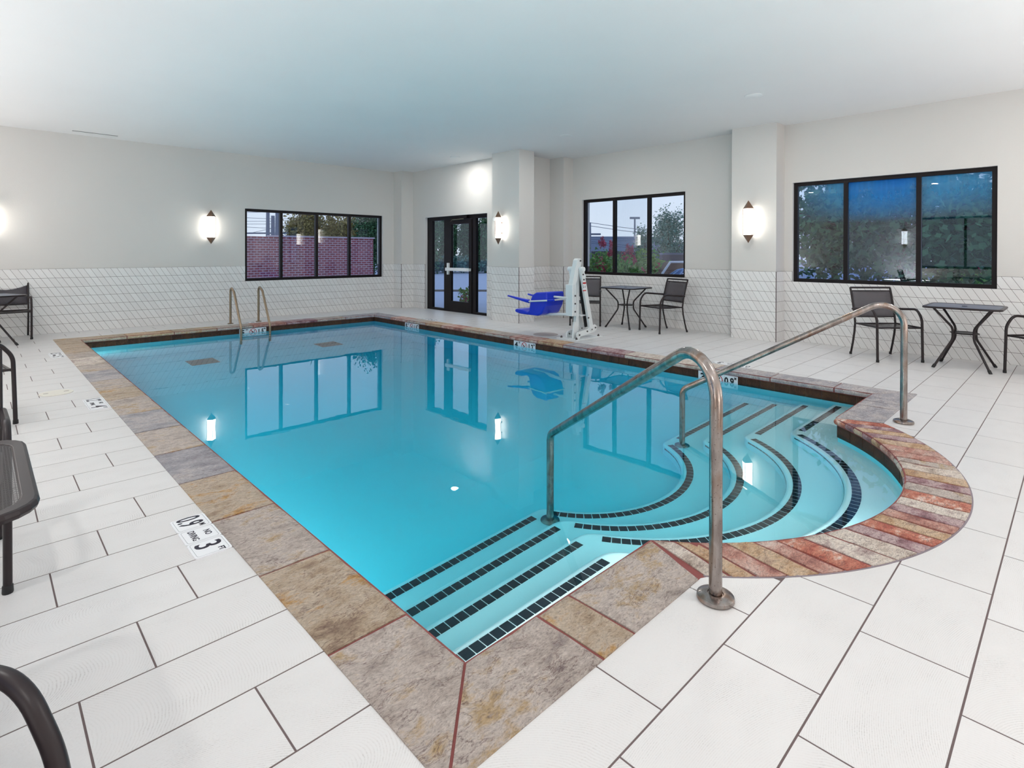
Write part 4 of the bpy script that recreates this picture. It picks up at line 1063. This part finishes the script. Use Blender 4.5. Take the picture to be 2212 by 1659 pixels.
# ------------------------------------------------------------------ outdoors
def dirp(u, depth, z=None, v=None):
    """point at an image column and distance, as measured on the photograph"""
    d = F*depth+cr*((u-1106)/1195.2*depth); 
    if v is not None: d = d+cu*((552-v)/1195.2*depth); z = 1.32+d.z
    return Vector((d.x, d.y, z if z is not None else 0))
g = struct(part('ground_paving', MB().box(XD+.2, 60, -30, 70, -.20, -.06).box(-60, XD+.2, YB+.25, 70, -.20, -.06).box(-60, WL-.3, -30, YB+.25, -.2, -.06), MAT['road']), 'pale concrete paving outside the building')
def quad_leaves(n, cen, rad, size, seed, squash=(1, 1, 1), clumps=40, hollow=.35):
    rs = np.random.RandomState(seed)
    cc = rs.normal(size=(clumps, 3)); cc /= np.linalg.norm(cc, axis=1)[:, None]; cc *= (rs.uniform(hollow, 1, clumps)**.7)[:, None]*np.array(rad)*.82
    idx = rs.randint(0, clumps, n); off = rs.normal(size=(n, 3))*np.array(rad)*.17
    P = cc[idx]+off+np.array(cen)
    a = rs.normal(size=(n, 3)); a /= np.linalg.norm(a, axis=1)[:, None]; b = rs.normal(size=(n, 3)); b -= (b*a).sum(1)[:, None]*a; b /= np.linalg.norm(b, axis=1)[:, None]
    s = (rs.uniform(.6, 1.3, n)*size)[:, None]; a *= s; b *= s*.55
    V = np.stack([P-a, P+b, P+a, P-b], 1).reshape(-1, 3); Fs = np.arange(4*n).reshape(-1, 4)
    return V, Fs
def leafmesh(name, parts_, m, parent):
    V = np.concatenate([p[0] for p in parts_]); k = 0; Fs = []
    for p in parts_: Fs.append(p[1]+k); k += len(p[0])
    Fs = np.concatenate(Fs); me = bpy.data.meshes.new(name); me.vertices.add(len(V)); me.vertices.foreach_set('co', V.astype(np.float32).ravel())
    me.loops.add(len(Fs)*4); me.loops.foreach_set('vertex_index', Fs.astype(np.int32).ravel())
    me.polygons.add(len(Fs)); me.polygons.foreach_set('loop_start', (np.arange(len(Fs))*4).astype(np.int32)); me.polygons.foreach_set('loop_total', np.full(len(Fs), 4, np.int32))
    me.update(calc_edges=True); me.materials.append(m); o = ob(name, me, parent); return o
def tree(base, h, rad, n, size, m, label, seed, cat='tree', zc=None, trunk=.12, group=None, name='tree', clumps=60):
    t = empty(name, (base[0], base[1], -.06)); tag(t, label, cat, group); zc = zc or h-rad[2]*.9; rs = random.Random(seed)
    tp = [(0, 0, 0)]; 
    for k in range(1, 6): tp.append((rs.uniform(-.05, .05)*h*.2, rs.uniform(-.05, .05)*h*.2, zc*k/5+.3*rad[2]*(k == 5)))
    q = MB().tube(tp, [trunk, trunk*.9, trunk*.8, trunk*.7, trunk*.55, trunk*.25], 9); tr = part('trunk', q, MAT['bark'], t, smooth=True)
    q = MB()
    for k in range(9):
        z = zc*(.45+.5*k/9); a = rs.uniform(0, 6.28); l = rs.uniform(.5, .9)
        q.tube([(0, 0, z), (rad[0]*l*.5*math.cos(a), rad[1]*l*.5*math.sin(a), z+rad[2]*.2), (rad[0]*l*math.cos(a), rad[1]*l*math.sin(a), z+rad[2]*.45)], [trunk*.35, trunk*.22, trunk*.07], 6)
    part('branches', q, MAT['bark'], t)
    o = leafmesh('foliage', [quad_leaves(n, (0, 0, zc), rad, size, seed, clumps=clumps)], m, t); o['kind'] = 'stuff'
    return t
# brick enclosure beyond window 1
def brickwall(name, a, b, z1, label, thick=.22):
    a, b = Vector((*a, 0)), Vector((*b, 0)); d = (b-a).normalized(); nrm = Vector((d.y, -d.x, 0)); L = (b-a).length
    me = bpy.data.meshes.new(name); vs = []
    for p, o_ in ((a, 0), (b, 0), (b, -thick), (a, -thick)):
        for z in (-.06, z1): vs.append(tuple(p+nrm*o_+Vector((0, 0, z))))
    fs = [(0, 2, 3, 1), (2, 4, 5, 3), (4, 6, 7, 5), (6, 0, 1, 7), (1, 3, 5, 7)]
    me.from_pydata(vs, [], fs); uv = me.uv_layers.new(name='UVMap'); hl = [0, L, L+thick, 2*L+thick]
    for p in me.polygons:
        for li in p.loop_indices:
            v = me.vertices[me.loops[li].vertex_index].co; u = (Vector((v.x, v.y, 0))-a).dot(d) if p.index != 4 else v.x
            if p.index in (1, 3): u = (Vector((v.x, v.y, 0))-a).dot(nrm)
            uv.data[li].uv = (u, v.z if p.index != 4 else v.y)
    me.materials.append(MAT['brick']); return me
t = empty('brick_enclosure', (7.25, 19.4, 0)); tag(t, 'red brick enclosure wall outside the far window', 'wall')
for nm, a, b in (('front_wall', (7.25, 19.4), (11.2, 19.4)), ('side_wall', (5.2, 18.9), (7.25, 19.4))):
    o = ob(nm, brickwall(nm, a, b, 1.86, ''), t); o.location = (-7.25, -19.4, 0)
for a, b in (((7.22, 19.35), (11.24, 19.65)),):
    q = MB().box(a[0], b[0], a[1], b[1], 1.86, 1.91); q.v = [tuple(Vector(v)-Vector((7.25, 19.4, 0))) for v in q.v]; part('coping', q, MAT['brick'], t)
# trees seen through window 1 and the door
p = dirp(668, 27); tree(p, 7.5, (1.15, 1.15, 1.5), 9000, .07, MAT['leafO'], 'olive-gold leafed tree behind the brick enclosure, left one', 11, zc=2.1)
p = dirp(738, 27); tree(p, 7.5, (1.1, 1.1, 1.5), 9000, .07, MAT['leafO'], 'olive-gold leafed tree behind the brick enclosure, right one', 12, zc=2.1)
p = dirp(806, 24); tree(p, 8, (.95, .95, 1.5), 9000, .06, MAT['leafD'], 'dark green tree behind the right end of the brick enclosure', 13, zc=1.9)
for u, dep, lab, sd in ((928, 36, 'dark evergreen tree seen through the left sidelight of the entrance', 21), (968, 39, 'dark evergreen tree seen through the entrance door', 22), (1010, 41, 'dark evergreen tree seen behind the door push bar', 23), (1052, 38, 'dark evergreen tree seen through the right sidelight', 24)):
    p = dirp(u, dep); tree(p, 9, (.75, .75, 2.3), 5000, .12, MAT['leafD'], lab, sd, zc=2.2, trunk=.2)
p0, p1 = dirp(890, 38), dirp(1080, 38)
t = empty('hedge', tuple(p0)); tag(t, 'low dark hedge at the far side of the paving beyond the entrance', 'hedge')
vv = [quad_leaves(900, tuple((p1-p0)*(k/9)+Vector((0, 0, .55))), (1.0, 1.0, .55), .12, 300+k, clumps=20) for k in range(10)]
o = leafmesh('foliage', vv, MAT['leafB'], t); o['kind'] = 'stuff'
q = MB(); a = dirp(860, 20); b = dirp(1120, 20); d = (b-a).normalized(); nn = Vector((-d.y, d.x, 0))*.35
q.prism([tuple(v)[:2] for v in (a-nn, b-nn, b+nn, a+nn)], -.06, -.035); tag(part('planting_strip', q, MAT['soil']), 'dark mulch strip across the paving beyond the entrance', 'ground strip')
# pink flowers by the door
def bush(p, rad, n, m, label, seed, fl=None, size=.05, zc=None, cat='shrub', stems=6, name='flowering_shrub'):
    t = empty(name, (p[0], p[1], -.06)); tag(t, label, cat); zc = zc or rad[2]; rs = random.Random(seed); q = MB()
    for k in range(stems):
        a = rs.uniform(0, 6.28); l = rs.uniform(.2, .7); q.tube([(0, 0, 0), (rad[0]*l*.4*math.cos(a), rad[1]*l*.4*math.sin(a), zc*.6), (rad[0]*l*math.cos(a), rad[1]*l*math.sin(a), zc+rad[2]*.4)], [.02, .014, .006], 6)
    part('stems', q, MAT['bark'], t)
    o = leafmesh('foliage', [quad_leaves(n, (0, 0, zc), rad, size, seed, clumps=45)], m, t); o['kind'] = 'stuff'
    if fl:
        o = leafmesh('blossom', [quad_leaves(260, tuple(Vector(c)), (r_, r_, r_*1.5), .022, seed+j, clumps=14) for j, (c, r_) in enumerate(fl)], MAT['petal'], t); o['kind'] = 'stuff'
    return t
def at_h(p, u, depth, v):   # blossom centre relative to a shrub base
    q = dirp(u, depth, v=v); return (q.x-p[0], q.y-p[1], q.z+.06)
p = dirp(1008, 13); bush(p, (.25, .25, .3), 200, MAT['leafG'], 'small shrub with pink blossom outside the entrance door', 41, [(at_h(p, 1006, 13, 641), .12)], zc=.35)
# window 2 view
def pole(u, depth, vtop, r_, label, arms=(), name='utility_pole', cat='pole', rod=None):
    b = dirp(u, depth); top = dirp(u, depth, v=vtop); t = empty(name, tuple(b)); tag(t, label, cat)
    part('post', MB().tube([(0, 0, -.06), (0, 0, top.z)], [r_*1.1, r_*.8], 10), MAT['pole'], t, smooth=True)
    for dz, l in arms:
        part('crossarm', MB().tube([tuple(-cr*l+Vector((0, 0, top.z-dz))), tuple(cr*l+Vector((0, 0, top.z-dz)))], r_*.45, 6), MAT['pole'], t)
    if rod: part('lamp_head', MB().tube([tuple(cr*(-rod)+Vector((0, 0, top.z))), tuple(cr*rod+Vector((0, 0, top.z)))], r_*1.2, 6), MAT['pole'], t)
    return t
pole(578.7, 60, 452, .22, 'utility pole beyond the brick enclosure, the leftmost one', ((2.6, 3.0),))
pole(589.5, 52, 466, .20, 'thick grey pole beyond the brick enclosure, middle one')
pole(600.4, 42, 452, .22, 'thick grey pole beyond the brick enclosure, right beside the mullion')
pole(1272.5, 48, 481, .20, 'utility pole with crossarms seen at the left of the middle window', ((1.0, 1.0), (3.5, 1.4), (3.8, 1.2)))
pole(1371, 90, 471, .16, 'tall slender light pole seen in the middle pane', name='light_pole', rod=.8)
def wires(lst, label):
    q = MB()
    for (u0, v0), (u1, v1), dep in lst:
        a, b = dirp(u0, dep, v=v0), dirp(u1, dep, v=v1); mid = (a+b)/2-Vector((0, 0, (a-b).length*.008)); q.tube([a, mid, b], .022, 4)
    o = part('overhead_wires', q, MAT['pole']); return tag(o, label, 'wires', kind='stuff')
wires([((520, 459), (640, 455), 60), ((520, 478), (640, 476), 60), ((520, 490), (640, 494), 60), ((520, 508), (640, 480), 60), ((520, 470), (640, 473), 60), ((520, 484), (640, 482), 60)], 'overhead wires between the utility poles beyond the brick enclosure')
wires([((1262, 479), (1420, 500), 48), ((1262, 486), (1420, 507), 48), ((1262, 512), (1420, 516), 48), ((1262, 516), (1420, 522), 48), ((1262, 520), (1420, 535), 48), ((1262, 523), (1420, 541), 48)], 'overhead wires seen through the middle window')
b = dirp(1290, 55); t = empty('far_building', tuple(b)); tag(t, 'far building with a broad grey-blue hipped roof seen through the middle window', 'building')
q = MB(); w_ = 11; dv = Vector((F.x, F.y, 0)).normalized()
def pr(a, b_, z): v = cr*a+dv*b_; return (v.x, v.y, z)
q.add([pr(-w_, 0, 0), pr(w_, 0, 0), pr(w_, 9, 0), pr(-w_, 9, 0), pr(-w_, 0, 1.6), pr(w_, 0, 1.6), pr(w_, 9, 1.6), pr(-w_, 9, 1.6)], [(3, 2, 1, 0), (0, 1, 5, 4), (1, 2, 6, 5), (2, 3, 7, 6), (3, 0, 4, 7)])
part('walls', q, MAT['bwall'], t)
q = MB(); q.add([pr(-w_-.5, -.5, 1.5), pr(w_+.5, -.5, 1.5), pr(w_+.5, 9.5, 1.5), pr(-w_-.5, 9.5, 1.5), pr(-w_*.6, 4.5, 3.1), pr(w_*.6, 4.5, 3.1)], [(0, 1, 5, 4), (1, 2, 5), (2, 3, 4, 5), (3, 0, 4), (3, 2, 1, 0)])
part('roof', q, MAT['roof'], t)
for u, dep, vt_, rad, lab, sd, fl in (
    (1305, 13.2, 0, (1.0, 1.0, .75), 'crape myrtle with dark pink blossom in the left pane of the middle window', 51, [(1302, 525, .10), (1323, 533, .10), (1318, 545, .07), (1300, 577, .20)]),
    (1352, 13.6, 0, (.95, .95, .70), 'crape myrtle with pink blossom in the middle pane of the middle window', 52, [(1360, 543, .12), (1366, 560, .12), (1350, 556, .10), (1388, 586, .08)]),
    (1392, 14.2, 0, (.7, .7, .75), 'pale green crape myrtle right of the middle pane', 53, [(1371, 562, .07), (1424, 583, .14)])):
    p = dirp(u, dep); bush(p, rad, 4200, MAT['leafG'], lab, sd, [(at_h(p, a, dep-.4, v_), r_) for a, v_, r_ in fl], size=.045, zc=.75)
p = dirp(1374, 12.6); bush(p, (.45, .45, .42), 2200, MAT['leafD'], 'round dark clipped shrub below the crape myrtles', 54, size=.04, zc=.5, name='round_shrub')
p = dirp(1446, 24); tree(p, 4.6, (.85, .85, 1.45), 8000, .05, MAT['leafB'], 'tall blue-green tree in the right pane of the middle window', 55, zc=1.85)
p = dirp(1392, 26); tree(p, 3.6, (.5, .5, 1.1), 2500, .05, MAT['leafB'], 'smaller thin tree left of the tall one in the middle window', 56, zc=1.7, trunk=.06)
t = empty('grey_garden_wall', tuple(dirp(1455, 17))); tag(t, 'dusky grey garden wall with a pale cap outside the middle window', 'wall'); o0 = dirp(1455, 17)
a, b = dirp(1428, 17)-o0, dirp(1530, 17)-o0
def thickwall(a, b, z0, z1, th): 
    d = (b-a).normalized(); nn = Vector((-d.y, d.x, 0))*th/2; return MB().prism([tuple(v)[:2] for v in (a-nn, b-nn, b+nn, a+nn)], z0, z1)
part('wall', thickwall(a, b, -.06, 1.27, .3), MAT['bwall'], t); part('cap', thickwall(a, b, 1.27, 1.33, .4), MAT['roof'], t)
t = empty('brick_planter', tuple(dirp(1462, 13))); tag(t, 'brown brick planter with a pale sloping cap outside the middle window', 'planter'); o0 = dirp(1462, 13)
cs = [dirp(1430, 13, v=592)-o0, dirp(1448, 13, v=566)-o0, dirp(1490, 13, v=566)-o0]
q = MB(); dd = dv*.5
for k in range(2):
    a, b = cs[k], cs[k+1]; a0_, b0_ = Vector((a.x, a.y, -.06)), Vector((b.x, b.y, -.06))
    q.add([tuple(v) for v in (a0_, b0_, b, a, a0_+dd, b0_+dd, b+dd, a+dd)], [(0, 1, 2, 3), (5, 4, 7, 6), (3, 2, 6, 7), (4, 0, 3, 7), (1, 5, 6, 2)])
part('wall', q, mat('brown_brick_planter', (.16, .09, .07), .8), t)
q = MB().tube([cs[0], cs[1], cs[2]], .03, 6); part('cap', q, MAT['decal'], t)
# blue ribbed dome
c = dirp(1488, 10.9); t = empty('ribbed_dome', (c.x, c.y, -.06)); tag(t, 'blue ribbed dome-shaped cover outside the middle window, lower right corner', 'cover')
part('shell', MB().lathe([(.46, 0), (.46, .5), (.44, .75), (.36, .93), (.22, 1.03), (.01, 1.07)], n=28), mat('blue_painted_metal', (.05, .16, .42), .45), t, smooth=True)
for k in range(14):
    a = 2*math.pi*k/14; q = MB().tube([(r_*math.cos(a), r_*math.sin(a), z) for r_, z in ((.475, .02), (.475, .5), (.455, .76), (.37, .95), (.22, 1.05), (.03, 1.085))], .014, 6)
    part('rib', q, mat('pale_blue_rib', (.22, .42, .78), .4) if k == 0 else bpy.data.materials['pale_blue_rib'], t)
# window 3 view: lawn, parking lot, big tree
q = MB(); pts = [dirp(1690, 60), dirp(2400, 60), dirp(2400, 24), dirp(1690, 24)]
q.prism([tuple(v)[:2] for v in reversed(pts)], -.06, -.03); struct(part('parking_lot', q, MAT['asph']), 'blue-grey asphalt parking lot beyond the right window')
for k, (d0_, d1_) in enumerate(((19.5, 22.5), (60, 75))):
    q = MB(); q.prism([tuple(v)[:2] for v in (dirp(1660, d0_), dirp(2400, d0_), dirp(2400, d1_), dirp(1660, d1_))], -.06, -.02); struct(part('lawn', q, MAT['grass']), ['strip of green lawn between the right window and the parking lot', 'green lawn beyond the parking lot'][k])
struct(part('lawn', MB().prism([tuple(v)[:2] for v in (dirp(1255, 22), dirp(1340, 22), dirp(1340, 45), dirp(1255, 45))], -.06, -.02), MAT['grass']), 'bright green lawn beyond the crape myrtles')
for u, dep in ((1732, 28), (1744, 33), (1767, 26)):
    b = dirp(u, dep); t = empty('parking_light', tuple(b)); tag(t, {1732: 'parking lot light pole on a concrete base, leftmost', 1744: 'parking lot light pole on a concrete base, farther back', 1767: 'concrete bollard base in the parking lot'}[u], 'light pole')
    part('concrete_base', MB().lathe([(.22, 0), (.22, .75), (.001, .76)], n=12), MAT['road'], t)
    if u != 1767: part('post', MB().tube([(0, 0, .7), (0, 0, 3.0)], .06, 8), MAT['pole'], t); part('lamp_head', MB().box(-.1, .5, -.1, .1, 3.0, 3.12), MAT['pole'], t)
b = dirp(1957, 13.2)
t = tree(b, 5.0, (3.0, 3.0, 1.9), 11000, .095, MAT['leafD'], 'big dark green tree filling the right window', 61, zc=2.1, trunk=.19, clumps=170)
b = dirp(1800, 14.5); tree(b, 4.5, (1.0, 1.0, 1.5), 3500, .08, MAT['leafD'], 'dark green tree seen in the left pane of the right window', 62, zc=2.0, trunk=.1, clumps=70)
b = dirp(2105, 17.5); tree(b, 4.5, (1.6, 1.6, 1.9), 5000, .10, MAT['leafB'], 'blue-green tree at the right side of the right window', 63, zc=1.9, trunk=.12, clumps=80)
p = dirp(2080, 16); bush(p, (1.6, 1.6, .5), 3500, MAT['leafG'], 'low green shrub with red blossom below the big tree', 64, [(at_h(p, 2085, 15.5, 580), .12), (at_h(p, 2110, 15.5, 582), .10)], zc=.5)
